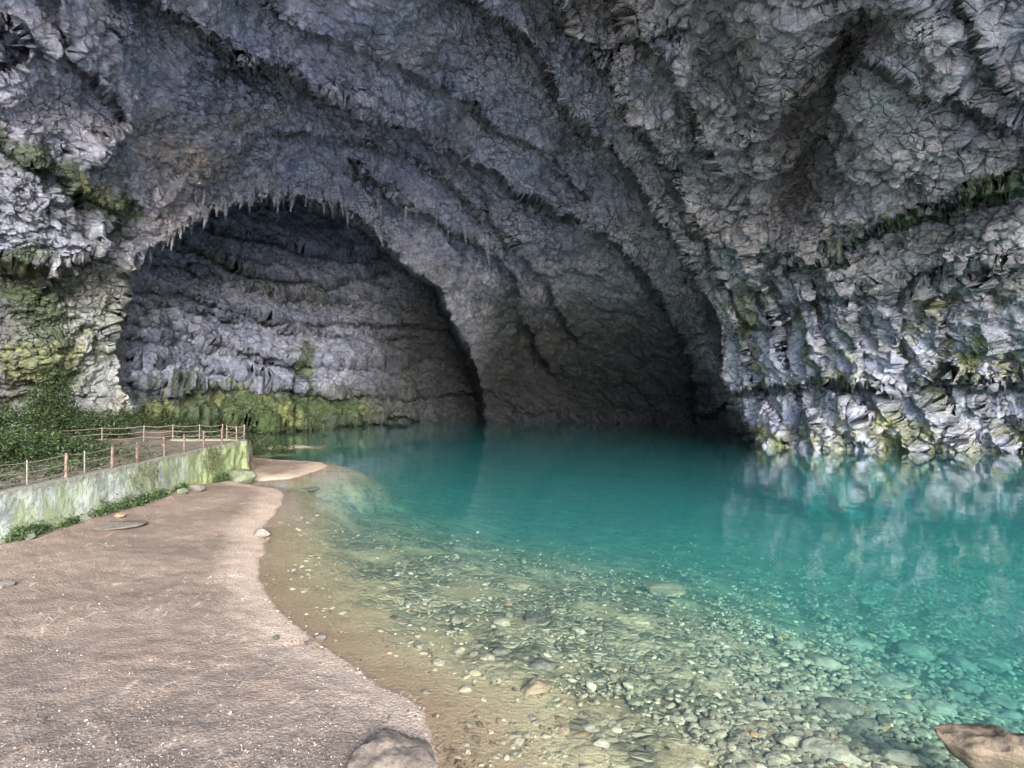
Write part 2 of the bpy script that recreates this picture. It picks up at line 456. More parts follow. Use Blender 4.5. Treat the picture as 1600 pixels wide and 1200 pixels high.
    d, _, _ = poly_dist(X + 2 * wx, Y + 2 * wy, [(860, 0), (1000, 20), (1120, 30), (1130, 130)])
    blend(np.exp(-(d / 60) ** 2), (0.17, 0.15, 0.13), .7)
    blend(sstep(1200, 1500, X) * sstep(430, 330, Y) * sstep(-.2, .3, m1), (0.47, 0.475, 0.50), .8)
    blend(sstep(0, .35, m3) * midroof, (0.36, 0.34, 0.36), .6)
    blend(sstep(-0.05, -.35, m1) * midroof, (0.21, 0.21, 0.25), .6)
    for cx, cy, rx, ry, c in ((370,185,60,16,(.42,.35,.31)),(300,245,60,22,(.40,.36,.33)),(185,335,26,18,(.45,.33,.13)),(970,165,30,26,(.36,.30,.26))):
        q = ((X + wx - cx) / rx) ** 2 + ((Y + wy - cy) / ry) ** 2
        blend(np.exp(-q) * sstep(-.4, .1, m2), c, .9)
    moss = np.zeros(len(X))
    def mz(cx, cy, rx, ry, k=1.0, ang=0):
        c, s = math.cos(R(ang)), math.sin(R(ang))
        u = (X + 1.5 * wx - cx); v = (Y + 1.5 * wy - cy)
        q = ((u * c + v * s) / rx) ** 2 + ((-u * s + v * c) / ry) ** 2
        return k * np.exp(-q)
    for a_ in ((40,240,90,26,1,25),(130,300,80,20,1,38),(190,322,50,16,.8,20),(60,450,70,70,.75,0),(70,560,60,90,.8,0),(20,400,50,20,.8,0),(150,540,30,90,.35,0),
               (420,640,150,22,1.1,3),(250,650,90,22,.9,0),(520,640,60,24,.9,0),(300,600,120,10,.5,0),(475,570,16,36,.9,0),(350,400,90,24,.45,15),(480,465,120,20,.35,6),
               (1560,290,70,14,1.1,-14),(1430,335,90,14,.9,-14),(1350,365,70,12,.5,-14),(1500,365,60,10,.5,-8)):
        moss = np.maximum(moss, mz(*a_))
    m4 = fbm(S2, .32, 3, .6, seed=61.)
    mossw = sstep(.18, .6, moss + (.55 * m2 + .7 * m4) * (moss > .05))
    low = rightlow * sstep(470, 600, Y) * sstep(-.12, .22, m1 + .2)
    streak = sstep(.0, .45, perlin(Pw * np.array([.8, .8, .13]) + 3.3)) * rightlow
    blend(rightlow * sstep(-.1, .3, m2), (0.36, 0.37, 0.385), .8)
    blend(streak * sstep(-.25, .1, m1), (0.19, 0.21, 0.12), .85)
    blend(rightlow * sstep(.05, .25, m1) * sstep(-.15, .2, m2), (0.29, 0.29, 0.11), .8)
    blend(rightlow * sstep(-.12, -.35, m1), (0.10, 0.14, 0.14), .75)
    wl = sstep(640, 690, Y) * (1 - inner) * sstep(1000, 1150, X)
    blend(wl * sstep(-.25, .15, m2), (0.15, 0.17, 0.07), .7)
    blend(mz(1135, 440, 26, 50, 1) * sstep(-.3, .1, m2), (0.13, 0.20, 0.21), .9)
    blend(sstep(720, 800, X) * sstep(1150, 1080, X) * sstep(380, 520, Y), (0.10, 0.105, 0.10), .9)  # shade of the recess wall painted into the rock colour
    blend(crk * (1 - inner) * sstep(-.5, .1, m2), (.09, .088, .095), .5)  # fissures darkened in colour: their shade painted in, with some grime
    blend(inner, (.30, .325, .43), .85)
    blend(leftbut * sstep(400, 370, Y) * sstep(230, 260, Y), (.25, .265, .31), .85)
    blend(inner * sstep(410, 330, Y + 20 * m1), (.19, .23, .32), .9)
    blend(crki * inner * sstep(-.5, .1, m2), (.07, .07, .075), .7)  # painted shade and grime along the chamber's own fissures
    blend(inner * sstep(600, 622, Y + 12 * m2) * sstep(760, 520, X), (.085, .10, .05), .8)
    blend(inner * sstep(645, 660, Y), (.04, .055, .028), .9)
    blend(inner * sstep(520, 680, X + .5 * (Y - 500)), (0.075, 0.08, 0.08), .9)  # deep right part of the chamber: its shade put into the colour
    blend(leftbut * sstep(380, 430, Y), (0.24, 0.245, 0.21), .85)
    blend(leftbut * sstep(60, 0, X) * sstep(400, 470, Y), (0.13, 0.12, 0.13), .8)
    mc = np.where((m1 > .12)[:, None], np.array([[.17, .19, .07]]), np.array([[.06, .09, .032]]))
    w = (mossw * .82)[:, None]; colr[:] = colr * (1 - w) + mc * w
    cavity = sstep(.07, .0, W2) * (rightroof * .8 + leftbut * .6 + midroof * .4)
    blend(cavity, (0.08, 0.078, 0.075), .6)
    blend(sstep(690, 640, X) * 0 + sstep(430, 620, Y) * sstep(540, 760, X) * sstep(1120, 1060, X - .7 * np.maximum(Y - 560, 0)), (.02, .022, .026), .97)  # near-black shade painted over the recess bottom and along the undercut
    colr[:] *= (1 + .30 * m2 + .25 * m4)[:, None]
    sel = gy
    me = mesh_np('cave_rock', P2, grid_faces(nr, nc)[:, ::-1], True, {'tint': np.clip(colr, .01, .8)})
    return me, (P2.reshape(nr, nc, 3), gx, gy, sd.reshape(nr, nc), nd.reshape(nr, nc, 3))

M_cave = mat_cave()
me, CAVE = build_cave()
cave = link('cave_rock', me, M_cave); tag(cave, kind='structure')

def cave_point(px, py):
    P2, gx, gy = CAVE[0], CAVE[1], CAVE[2]
    j = int(np.clip(np.searchsorted(gx, px), 0, len(gx) - 1)); i = int(np.clip(np.searchsorted(gy, py), 0, len(gy) - 1))
    return P2[i, j]
#==SHORE==
# ------------------------------------------------------------------ SHORE, BED, WATER
SHORE_PX = [(720,1330),(700,1240),(688,1200),(672,1150),(660,1112),(632,1090),(600,1075),(560,1045),(520,1020),(495,1004),(470,985),(445,965),(430,950),
 (418,928),(404,908),(404,885),(409,862),(408,842),(412,825),(424,805),(436,788),(443,773),(430,764),(400,760),(378,757),(376,752),
 (392,749),(420,750),(455,747),(480,740),(500,733),(511,727),(500,723),(470,721),(430,719),(400,716),(340,712),(300,705),(200,697)]
SHORE = [on_plane(x, y) for x, y in SHORE_PX]
SHORE = [(0.6, -6), (0.1, -1), (-.2, 3)] + SHORE
LAND = SHORE + [(-60, SHORE[-1][1]), (-60, -6)]

def shore_sd(X, Y):
    """+ on land"""
    n1 = fbm(np.stack([X, Y, X * 0], 1), 1.6, 4, seed=2.) ; n2 = fbm(np.stack([X, Y, X * 0], 1), 1.6, 4, seed=5.)
    k = np.clip(Y / 14, .4, 1.4) * .22
    n1 = n1 + .35 * fbm(np.stack([X, Y, X * 0], 1), .35, 3, seed=12.); n2 = n2 + .35 * fbm(np.stack([X, Y, X * 0], 1), .35, 3, seed=15.)
    d, _, _ = poly_dist(X + k * n1, Y + k * n2, SHORE)
    ins = inside(X + k * n1, Y + k * n2, LAND)
    return np.where(ins, d, -d)

WALL_X = -11.55
def land_h(X, Y, sd):
    P = np.stack([X, Y, X * 0], 1)
    h = 0.015 + 0.08 * (1 - np.exp(-np.maximum(sd, 0) / .4)) + 0.045 * np.clip(sd, 0, 7)
    h = np.where(Y > 22.6, 0.02 + .10 * (1 - np.exp(-np.maximum(sd, 0) / .5)), h)
    k = sstep(0, .5, sd)
    h += k * .03 * fbm(P, .38, 3, seed=33.)
    h += k * (0.07 * fbm(P, 2.6, 4, seed=8.) + 0.02 * ridged(P, .9, 3, seed=18.))
    # litter and soil piled along the foot of the wall
    h += .10 * np.exp(-np.maximum(X - WALL_X, 0) / .7) * (Y < 25)
    h = np.where(sd < 0, np.maximum(-.35, sd * .3), h)
    return h

BEDC = [ # x,y px (plane z=0) -> depth
 (1000,1190,.22),(900,1000,.42),(700,1000,.28),(700,900,.55),(600,850,.55),(520,800,.7),(1000,1000,.75),(1000,900,.85),(1000,850,1.3),(800,800,1.4),(650,760,1.6),
 (1200,1150,.45),(1350,1180,.42),(1550,1190,.45),(1200,1000,.9),(1200,900,1.4),(1400,1050,1.1),(1500,1120,.75),(1590,1060,1.9),(1500,1000,2.1),(1400,950,1.7),(1500,900,3.0),
 (1200,800,2.9),(1000,760,3.0),(800,730,3.4),(600,710,2.4),(1500,760,4.0),(1000,700,4.5),(1400,700,4.5),(700,680,4),(1900,1100,2.2),(2300,900,4),(-100,3000,.4),(1500,1500,.6),(450,700,1.2)]
def bed_depth(X, Y, sd):
    c = []
    for x, y, d in BEDC:
        wx_, wy_ = on_plane(x, y); c.append((wx_, math.log(wy_ + 3) * 12, d))
    z = tps(c, X, np.log(np.maximum(Y, -2) + 3) * 12, s=20, lam=.01)
    z = np.clip(z, .15, 5.5)
    s = np.maximum(-sd, 0)
    lim = 0.004 + .12 * s + (.012 + .10 * sstep(11, 22, Y)) * s ** 2 + .004 * s ** 3
    return np.minimum(z, lim) + .0

def mat_beach():
    m, nt, out = new_mat('damp_sand'); n = N(nt); pos = n.pos()
    sd = n('ShaderNodeAttribute', attribute_name='shore').outputs['Fac']
    big = n.noise(pos, .55, 6, .6); mid = n.noise(pos, 3.0, 6, .65); fine = n.noise(pos, 28, 6, .7)
    c = n.mix(n.ramp(big, [(.35, 0.), (.65, 1.)]), (0.118, 0.086, 0.066), (0.185, 0.138, 0.108))
    edge = n.ramp(n.math('ADD', sd, n.math('MULTIPLY', n.math('SUBTRACT', mid, .5), .8)), [(0.05, .95), (.5, .7), (1.6, 0.)])
    c = n.mix(edge, c, (0.34, 0.262, 0.205))
    # dry salt-pale wavy drift lines
    wv = n('ShaderNodeTexNoise', {'Vector': n.scalev(n.warp(pos, .5, 1.6), (1.0, .55, 1)), 'Scale': .8, 'Detail': 3.0, 'Roughness': .5}).outputs['Fac']
    line = n.ramp(n.math('ABSOLUTE', n.math('SUBTRACT', wv, .5)), [(0., .7), (.010, 0.)])
    c = n.mix(n.math('MULTIPLY', line, n.ramp(mid, [(.4, 0.), (.6, 1.)])), c, (0.36, 0.29, 0.24))
    c = n.mix(n.ramp(n.noise(n.scalev(pos, (1, .7, 1)), .7, 6, .65), [(.50, 0.), (.70, .4)]), c, (0.10, 0.082, 0.074))
    sy = n('ShaderNodeSeparateXYZ', {0: pos}).outputs
    nearg = n.ramp(n.math('ADD', n.math('MULTIPLY', sy[1], .1), n.math('MULTIPLY', n.noise(pos, .9, 5, .7), .5)), [(.78, .75), (1.0, 0.)])
    c = n.mix(n.math('MULTIPLY', nearg, n.ramp(n.noise(pos, 9., 5, .7), [(.4, 1.), (.6, .25)])), c, (0.07, 0.06, 0.055))
    c = n.mix(n.ramp(fine, [(.38, .7), (.52, 0.)]), c, (0.085, 0.07, 0.06))
    c = n.mix(n.ramp(fine, [(.6, 0.), (.72, .55)]), c, (0.42, 0.37, 0.33))
    wet = n.ramp(sd, [(0.0, 1.), (.1, 0.)])
    c = n.mix(n.math('MULTIPLY', wet, .05), c, (0.11, 0.075, 0.05))
    v = n('ShaderNodeTexVoronoi', {'Vector': pos, 'Scale': 24.}).outputs['Distance']
    h = n.math('ADD', n.math('MULTIPLY', fine, .018), n.math('MULTIPLY', mid, .012))
    h = n.math('ADD', h, n.math('MULTIPLY', v, -.012))
    principled(n, out, c, n.mix(wet, (.9, .9, .9), (.35, .35, .35)), n.bump(h, 1., 1.), .25)
    return m

def mat_bed():
    m, nt, out = new_mat('pebbly_bed'); n = N(nt); pos = n.pos()
    sd = n('ShaderNodeAttribute', attribute_name='shore').outputs['Fac']
    w = n.warp(pos, 1.5, .35)
    v = n('ShaderNodeTexVoronoi', {'Vector': n.scalev(w, (1, 1, 2)), 'Scale': 5.5, 'Randomness': 1.}, feature='F1')
    ve = n('ShaderNodeTexVoronoi', {'Vector': n.scalev(w, (1, 1, 2)), 'Scale': 5.5}, feature='DISTANCE_TO_EDGE').outputs['Distance']
    v2 = n('ShaderNodeTexVoronoi', {'Vector': w, 'Scale': 17.}, feature='F1')
    big = n.noise(pos, .45, 5, .6); fine = n.noise(pos, 14, 6, .7)
    sand = n.mix(n.ramp(big, [(.4, 0.), (.62, 1.)]), (0.25, 0.20, 0.115), (0.36, 0.305, 0.175))
    sand = n.mix(n.ramp(n.math('MULTIPLY', sd, -.6), [(0., .95), (1., 0.)]), sand, (0.20, 0.14, 0.09))
    nearsh = n.ramp(n.math('MULTIPLY', sd, -.22), [(.02, 0.), (.55, 1.)])
    stone = n.mix(n.ramp(v.outputs['Color'], [(.2, 0.), (.8, 1.)]), (0.08, 0.08, 0.05), (0.27, 0.245, 0.155))
    stone = n.mix(n.ramp(ve, [(0., .9), (.06, .0)]), stone, (0.045, 0.045, 0.03))
    sx = n('ShaderNodeSeparateXYZ', {0: pos}).outputs
    bare = n.noise(pos, .8, 5, .65)
    near = n.math('MULTIPLY', n.math('SUBTRACT', 9.5, n.math('ADD', sx[1], n.math('MULTIPLY', sx[0], .9))), .05, True)
    patch = n.math('MULTIPLY', n.ramp(n.math('SUBTRACT', bare, near), [(.40, 0.), (.52, 1.)]), nearsh)
    c = n.mix(patch, sand, stone)
    grit = n.ramp(n.noise(n.scalev(pos, (1, .8, 1)), 11, 5, .75), [(.34, .65), (.44, 0.)])
    c = n.mix(n.math('MULTIPLY', grit, n.ramp(n.noise(pos, 1.9, 4), [(.38, .1), (.6, 1.)])), c, (0.06, 0.05, 0.035))
    hh = n.math('ADD', n.math('MULTIPLY', ve, n.math('MULTIPLY', patch, .12)), n.math('MULTIPLY', fine, .06))
    principled(n, out, c, .8, n.bump(hh, 1., 1.), .2)
    return m

def pgrid(gx, gy, z=0.):
    X, Y = np.meshgrid(gx, gy); d = (CH - z) * F / (Y.ravel() - 600)
    return (X.ravel() - 800) / F * d, d, len(gy), len(gx)

def build_shore():
    gx = np.array(sorted(grow(-60, -2200, 4, 90)) + list(spaced((-60, 740, 1.9))))
    gy = np.array(list(spaced((690, 760, 1.1), (760, 1215, 1.9))) + grow(1215, 2600, 4, 120))
    X, Y, nr, nc = pgrid(gx, gy, .25)
    sd = shore_sd(X, Y); z = land_h(X, Y, sd)
    fs = grid_faces(nr, nc)[:, ::-1]; fs = fs[(sd[fs] > -.55).any(1)]
    me = mesh_np('beach', np.stack([X, Y, z], 1), fs, True, {'shore': sd})
    o = link('beach', me, mat_beach()); tag(o, kind='structure')
    gx = np.array(sorted(grow(250, -2200, 4, 120)) + list(spaced((250, 1660, 2.2))) + grow(1660, 4600, 4, 120))
    gy = np.array(list(spaced((652, 700, 2.), (700, 1215, 1.9))) + grow(1215, 5200, 4, 220))
    X, Y, nr, nc = pgrid(gx, gy, 0)
    sd = shore_sd(X, Y); z = -bed_depth(X, Y, sd) - np.where(sd > 0, np.minimum(sd * .3, .3), 0)
    P = np.stack([X, Y, z], 1)
    s = np.maximum(-sd, 0)
    a = sstep(0.2, 3, s)
    W, idw, _ = worley(np.stack([X, Y, X * 0 + .5], 1) + .12 * fbm(P, .5, 3)[:, None], .34, 5.)
    patch = sstep(-.15, .25, fbm(P, 2.2, 4, seed=4.) - .6 * np.clip((10 - Y - .9 * X) * .15, 0, 1))
    z = z + a * (.12 * fbm(P, 1.8, 4, seed=2.) + patch * (.035 * idw + .03 * sstep(0, .3, W)))
    me = mesh_np('lake_bed', np.stack([X, Y, z], 1), grid_faces(nr, nc)[:, ::-1], True, {'shore': sd})
    o = link('lake_bed', me, mat_bed()); tag(o, kind='structure')

build_shore()

def mat_water():
    m, nt, out = new_mat('clear_spring_water'); n = N(nt); pos = n.pos()
    r1 = n.noise(n.scalev(pos, (1., .9, 1)), 2.3, 3, .55); r2 = n.noise(n.scalev(pos, (.9, 1.2, 1)), .45, 2, .5)
    r3 = n.noise(pos, 9., 2, .5)
    amp = n.ramp(n.noise(pos, .12, 2), [(.35, .3), (.65, 1.)])
    h = n.math('ADD', n.math('MULTIPLY', r1, .0075), n.math('MULTIPLY', r2, .022))
    h = n.math('ADD', h, n.math('MULTIPLY', r3, .0012))
    nm = n.bump(n.math('MULTIPLY', h, amp), 1., 1.)
    fc = n('ShaderNodeLayerWeight', {'Blend': .5, 'Normal': nm}).outputs['Facing']
    fr = n.math('ADD', n.math('MULTIPLY', n.math('POWER', fc, 5.0), .98), .02)
    gl = n('ShaderNodeBsdfGlossy', {'Color': (1, 1, 1, 1), 'Roughness': .03, 'Normal': nm})
    tr = n('ShaderNodeBsdfTransparent', {'Color': (1, 1, 1, 1)})
    mx = n('ShaderNodeMixShader', {0: fr, 1: tr.outputs[0], 2: gl.outputs[0]})
    nt.links.new(mx.outputs[0], out.inputs['Surface'])
    ab = n('ShaderNodeVolumeAbsorption', {'Color': WAT_ABS, 'Density': WAT_AD})
    sc = n('ShaderNodeVolumeScatter', {'Color': WAT_SC, 'Density': WAT_SD, 'Anisotropy': 0.0})
    ad = n('ShaderNodeAddShader', {0: ab.outputs[0], 1: sc.outputs[0]})
    nt.links.new(ad.outputs[0], out.inputs['Volume'])
    return m

WAT_ABS = (0.0, 0.72, 0.70, 1); WAT_AD = 0.108
WAT_SC = (0.30, 0.76, 0.88, 1); WAT_SD = 0.015
def build_water():
    # closed body: flat top at z=0, bottom far below the bed
    x0, x1, y0, y1, zb = -30, 45, -20, 75, -7.0
    V = np.array([(x0,y0,0),(x1,y0,0),(x1,y1,0),(x0,y1,0),(x0,y0,zb),(x1,y0,zb),(x1,y1,zb),(x0,y1,zb)], float)
    Fc = np.array([(0,1,2,3),(7,6,5,4),(0,4,5,1),(1,5,6,2),(2,6,7,3),(3,7,4,0)])
    o = link('lake_water', mesh_np('lake_water', V, Fc, False), mat_water()); tag(o, kind='structure')
build_water()
#==OUTSIDE==
def build_outside():
    # unseen ground behind the viewer, added and made pale to bounce light onto the vault
    gx = np.concatenate([np.linspace(-400, -60, 12), np.linspace(-55, 55, 60), np.linspace(60, 400, 12)])
    gy = np.concatenate([np.linspace(-400, -60, 12), np.linspace(-55, -6, 40), np.linspace(-5, 4.2, 30)])
    X, Y = np.meshgrid(gx, gy); X = X.ravel(); Y = Y.ravel()
    z = .35 - .95 * sstep(1, 4, Y) + .12 * sstep(-12, -40, Y) * np.abs(Y + 12) * .5 + .2 * fbm(np.stack([X, Y, X * 0], 1), 5, 4) * sstep(4, 0, Y)
    m, nt, out = new_mat('pale_bounce_ground'); n = N(nt)
    c = n.mix(n.noise(n.pos(), .8, 6, .7), (.50, .49, .47), (.68, .67, .65))
    principled(n, out, c, .9, n.bump(n.noise(n.pos(), 5, 6, .7), .8, .1))
    o = link('ground', mesh_np('ground', np.stack([X, Y, z], 1), grid_faces(len(gy), len(gx))[:, ::1], True), m); tag(o, kind='structure')
build_outside()
#==MORE==
# ------------------------------------------------------------------ STONES
def ico(sub):
    import bmesh
    bm = bmesh.new(); bmesh.ops.create_icosphere(bm, subdivisions=sub, radius=1.0)
    V = np.array([v.co[:] for v in bm.verts]); Fc = np.array([[v.index for v in f.verts] for f in bm.faces]); bm.free()
    return V, Fc
ICO = {k: ico(k) for k in (1, 2, 3, 4, 5)}

def stone_shape(seed, sub=3, flat=.5, rough=.12, cuts=9):
    V, Fc = ICO[sub]; V = V.copy(); r = np.random.default_rng(seed)
    for k in range(cuts):
        d = r.normal(size=3); d /= np.linalg.norm(d); lim = r.uniform(.55, .85)
        p = V @ d; V -= np.outer(np.maximum(p - lim, 0) * .92, d)
    V *= np.array([1, r.uniform(.6, .85), flat])
    if sub > 1:
        nr_ = V / np.linalg.norm(V, axis=1)[:, None]
        V = V + nr_ * (rough * fbm(V, .8, 4, seed=seed * 1.7 + 1) + rough * .5 * ridged(V, .35, 3, seed=seed + 3.))[:, None]
    return V, Fc

def mat_stone(name, lo, hi, tex=9., wet=.75):
    m, nt, out = new_mat(name); n = N(nt)
    co = n('ShaderNodeTexCoord').outputs['Object']; rnd = n('ShaderNodeObjectInfo').outputs['Random']; pos = n.pos()
    a = n.noise(pos, tex, 7, .68); b = n.noise(pos, tex * .3, 4, .6)
    c = n.mix(n.ramp(a, [(.3, 0.), (.7, 1.)]), lo, hi)
    c = n.mix(n.ramp(b, [(.4, 0.), (.7, .6)]), c, tuple(x * .5 for x in lo))
    v = n.math('MULTIPLY', rnd, .45)
    hsv = n('ShaderNodeHueSaturation', {'Color': c, 'Value': n.math('ADD', v, .6)}).outputs[0]
    st = n('ShaderNodeTexNoise', {'Vector': n.scalev(n.warp(co, 2., .2), (1, 1, 5)), 'Scale': 3., 'Detail': 5.0}).outputs['Fac']
    h = n.math('ADD', n.math('MULTIPLY', a, .05), n.math('MULTIPLY', st, .05))
    principled(n, out, hsv, wet, n.bump(h, .8, .6), .3)
    return m
M_bedstone = mat_stone('submerged_stone', (.13, .12, .085), (.34, .30, .21))
M_tan = mat_stone('tan_stone', (.14, .10, .06), (.33, .26, .16), 7.)
M_dark = mat_stone('dark_stone', (.045, .045, .035), (.15, .14, .10))
M_dry = mat_stone('dry_stone', (.075, .065, .056), (.17, .148, .13), 14., .9)
M_green = mat_stone('mossy_stone', (.05, .065, .03), (.17, .175, .13), 11., .9)

def bed_z(X, Y):
    sd = shore_sd(X, Y)
    return -bed_depth(X, Y, sd), sd

def on_bed(px, py, lift=0.):
    px = np.atleast_1d(np.asarray(px, float)); py = np.atleast_1d(np.asarray(py, float)); z = np.full(px.shape, -.3)
    for _ in range(5):
        X, Y = on_plane(px, py, z); z2, sd = bed_z(X, Y); z = z * .4 + z2 * .6
    X, Y = on_plane(px, py, z)
    return X, Y, z, sd

def land_z(X, Y):
    X = np.atleast_1d(np.asarray(X, float)); Y = np.atleast_1d(np.asarray(Y, float))
    return land_h(X, Y, shore_sd(X, Y))

def on_land(px, py):
    z = .25
    for _ in range(5):
        X, Y = on_plane(px, py, z); z = float(land_z(X, Y)[0])
    return X, Y, z

_cache = {}
def stone_mesh(name, seed, sub, flat, mat, rough=.12):
    k = (seed, sub, flat, mat.name)
    if k not in _cache:
        V, Fc = stone_shape(seed, sub, flat, rough)
        me = mesh_np(name, V, Fc, True); me.materials.append(mat); _cache[k] = me
    return _cache[k]

def put_stone(px, py, wpx, label, mat, where='bed', seed=0, flat=.45, rot=None, group=None, sub=4, tilt=0., cat='stone', name='stone', sink=.35, rough=.12):
    if where == 'bed': X, Y, z, _ = (float(a[0]) for a in on_bed(px, py))
    else: X, Y, z = on_land(px, py)
    s = wpx / 2 / F * Y
    o = bpy.data.objects.new(name, stone_mesh(name, seed, sub, flat, mat, rough)); col.objects.link(o)
    o.location = (X, Y, z + s * flat * sink); o.scale = (s, s, s)
    o.rotation_euler = (tilt, 0, rot if rot is not None else random.uniform(0, 6.28))
    tag(o, label, cat, group)
    return o

GB = 'submerged stones on the lake bed'
LB = 'grey green rounded stone lying underwater among the pebbles of the lake bed'
BED_ST = [ # px, py, width px, kind, label
 (1313,1112,66,'b','broad flat olive stone underwater with a dark hollow on its left side'),
 (1460,1110,58,'b','pale domed stone underwater just above the big brown slab'),
 (1298,1184,80,'b','large low grey stone at the bottom edge of the picture among flat pebbles'),
 (1237,1163,52,'b','pale oval stone underwater up left of the large low grey stone'),
 (1189,1136,34,'t','small round tan stone underwater between grey pebbles'),
 (1407,1192,64,'b','wide grey stone at the bottom edge left of the brown slab'),
 (1434,1147,30,'b','squarish grey stone underwater left of the brown slab tip'),
 (836,970,46,'d','flat dark green stone alone on the pale middle of the lake bed'),
 (759,1031,28,'b','grey oval stone leaning on a darker stone near the shore'),
 (783,1022,34,'d','dark blocky stone touching the grey oval stone near the shore'),
 (847,1045,44,'d','dark rounded stone right of the touching pair near the shore'),
 (836,1078,58,'t','tan wedge shaped stone with a sharp dark underside in the shallows'),
 (880,1144,28,'t','small orange tan stone in the sandy shallows'),
 (938,1166,32,'b','blue grey round stone in the sandy shallows by the bottom edge'),
 (810,916,40,'l','pale flat stone under green water in the middle of the lake bed'),
 (1475,957,44,'l','pale stone glimmering through deep turquoise water on the right'),
 (1035,922,70,'l','large pale yellowish flat rock seen through green water'),
]
BED_PLAIN = [(1414,1106,45),(1372,1108,35),(1115,1063,30),(1110,1136,36),(1075,1125,30),(1390,1073,62),(1425,1020,62),(1285,1038,56),(1350,940,30),
 (1184,1105,36),(1366,1160,42),(1403,1171,40),(1350,1135,40),(785,975,34),(713,970,25),(654,1011,20),(683,1038,28),(810,1160,24),(919,1139,25),
 (665,1084,20),(718,1017,20),(731,1133,16),(831,1123,16),(777,1063,22),(904,988,30),(1510,1075,40),(1560,1100,46),(1580,1120,36),(1500,1040,50),(1340,1010,44),
 (1230,1080,34),(1460,1180,36),(1330,1080,36),(1270,1140,36),(1210,1190,40),(1160,1175,30),(1440,1190,30),(1240,1010,36),(1550,1040,56),(1490,1090,36)]
mk = {'b': M_bedstone, 't': M_tan, 'd': M_dark, 'l': M_tan}
for i, (x, y, wd, k, lb) in enumerate(BED_ST):
    put_stone(x, y, wd, lb, mk[k], seed=20 + i, flat=.42 if k != 'l' else .16, sub=4, rot=(i * 1.3) % 1.2 - .6)
for i, (x, y, wd) in enumerate(BED_PLAIN):
    put_stone(x, y, wd, LB, M_bedstone, seed=50 + i % 14, flat=.4, sub=3, rot=random.uniform(-.9, .9), group=GB)
# the long brown slab lying half out of the stones at the right
B, Fc = stone_shape(913, 5, .24, .10, 16)
B = B * np.array([.80, .52, 1.5]); B[:, 2] += .05 * ridged(B * np.array([.4, 1, 2.]), .25, 4)
Vn = 0
X, Y, z, _ = (float(a[0]) for a in on_bed(1555, 1172))
o = link('slab', mesh_np('slab', B + Vn, Fc, True), mat_stone('brown_rock', (.055, .043, .03), (.17, .125, .082), 9.))
X, Y = on_plane(1575, 1168); o.location = (X + .06, Y, -.10); o.rotation_euler = (R(8), R(8), R(-27)); tag(o, 'long brown angular rock slab in the bottom right corner among grey stones', 'rock')

# random individual stones, then the countless pebbles as one mass
def scatter(nn, seed, ylo=760, yhi=1230, xlo=400, xhi=1680):
    r = np.random.default_rng(seed)
    y = ylo + (yhi - ylo) * r.random(nn * 3) ** .8; x = r.uniform(xlo, xhi, nn * 3)
    X, Y, z, sd = on_bed(x, y)
    P = np.stack([X, Y, X * 0], 1)
    dens = .25 + .9 * sstep(-.25, .25, fbm(P, 1.7, 4, seed=14.))
    dens *= sstep(0.15, 1.6, -sd) * .93 + .07 * (sd < -.05)
    dens *= .55 + .45 * sstep(900, 1250, x)
    dens *= 1 - .7 * sstep(1150, 980, x) * sstep(900, 990, y)
    k = r.random(nn * 3) < dens
    X, Y, z, x, y = (a[k][:nn] for a in (X, Y, z, x, y))
    return X, Y, z, x, y, r
X, Y, z, x, y, r = scatter(230, 5, 860)
for i in range(len(X)):
    big = sstep(1050, 1400, x[i]) * sstep(980, 1100, y[i])
    s = r.uniform(.05, .10) * (1 + 1.0 * big * r.random())
    o = bpy.data.objects.new('stone', stone_mesh('stone', 50 + i % 14, 3, .4, M_dark if i % 4 == 0 else M_bedstone)); col.objects.link(o)
    o.location = (X[i], Y[i], z[i] + s * .18); o.scale = (s, s, s * r.uniform(.7, 1.1)); o.rotation_euler = (r.uniform(-.2, .2), r.uniform(-.2, .2), r.uniform(0, 6.28))
    tag(o, LB, 'stone', GB)

def batch(name, X, Y, z, S, A, mats, base, colr=None, tilt=.25, r=None, attrs=True):
    """one mesh out of many small copies of low shapes"""
    Vs, Fs, off, C = [], [], 0, []
    nb = len(base)
    for b in range(nb):
        idx = np.arange(b, len(X), nb)
        if not len(idx): continue
        V, Fc = base[b]; k = len(idx)
        c, s = np.cos(A[idx])[:, None], np.sin(A[idx])[:, None]
        tx = r.normal(0, tilt, k)[:, None]; ty = r.normal(0, tilt, k)[:, None]
        vx, vy, vz = V[:, 0][None], V[:, 1][None], V[:, 2][None]
        vz2 = vz + vx * tx + vy * ty
        q = np.stack([(vx * c - vy * s), (vx * s + vy * c), vz2], -1) * S[idx][:, None, None]
        q += np.stack([X[idx], Y[idx], z[idx]], 1)[:, None, :]
        Vs.append(q.reshape(-1, 3)); Fs.append((Fc[None] + (np.arange(k) * len(V))[:, None, None] + off).reshape(-1, Fc.shape[1]))
        off += k * len(V)
        if colr is not None: C.append(np.repeat(colr[idx], len(V), 0))
    at = {'tint': np.concatenate(C)} if colr is not None else None
    return link(name, mesh_np(name, np.concatenate(Vs), np.concatenate(Fs), False, at), mats)

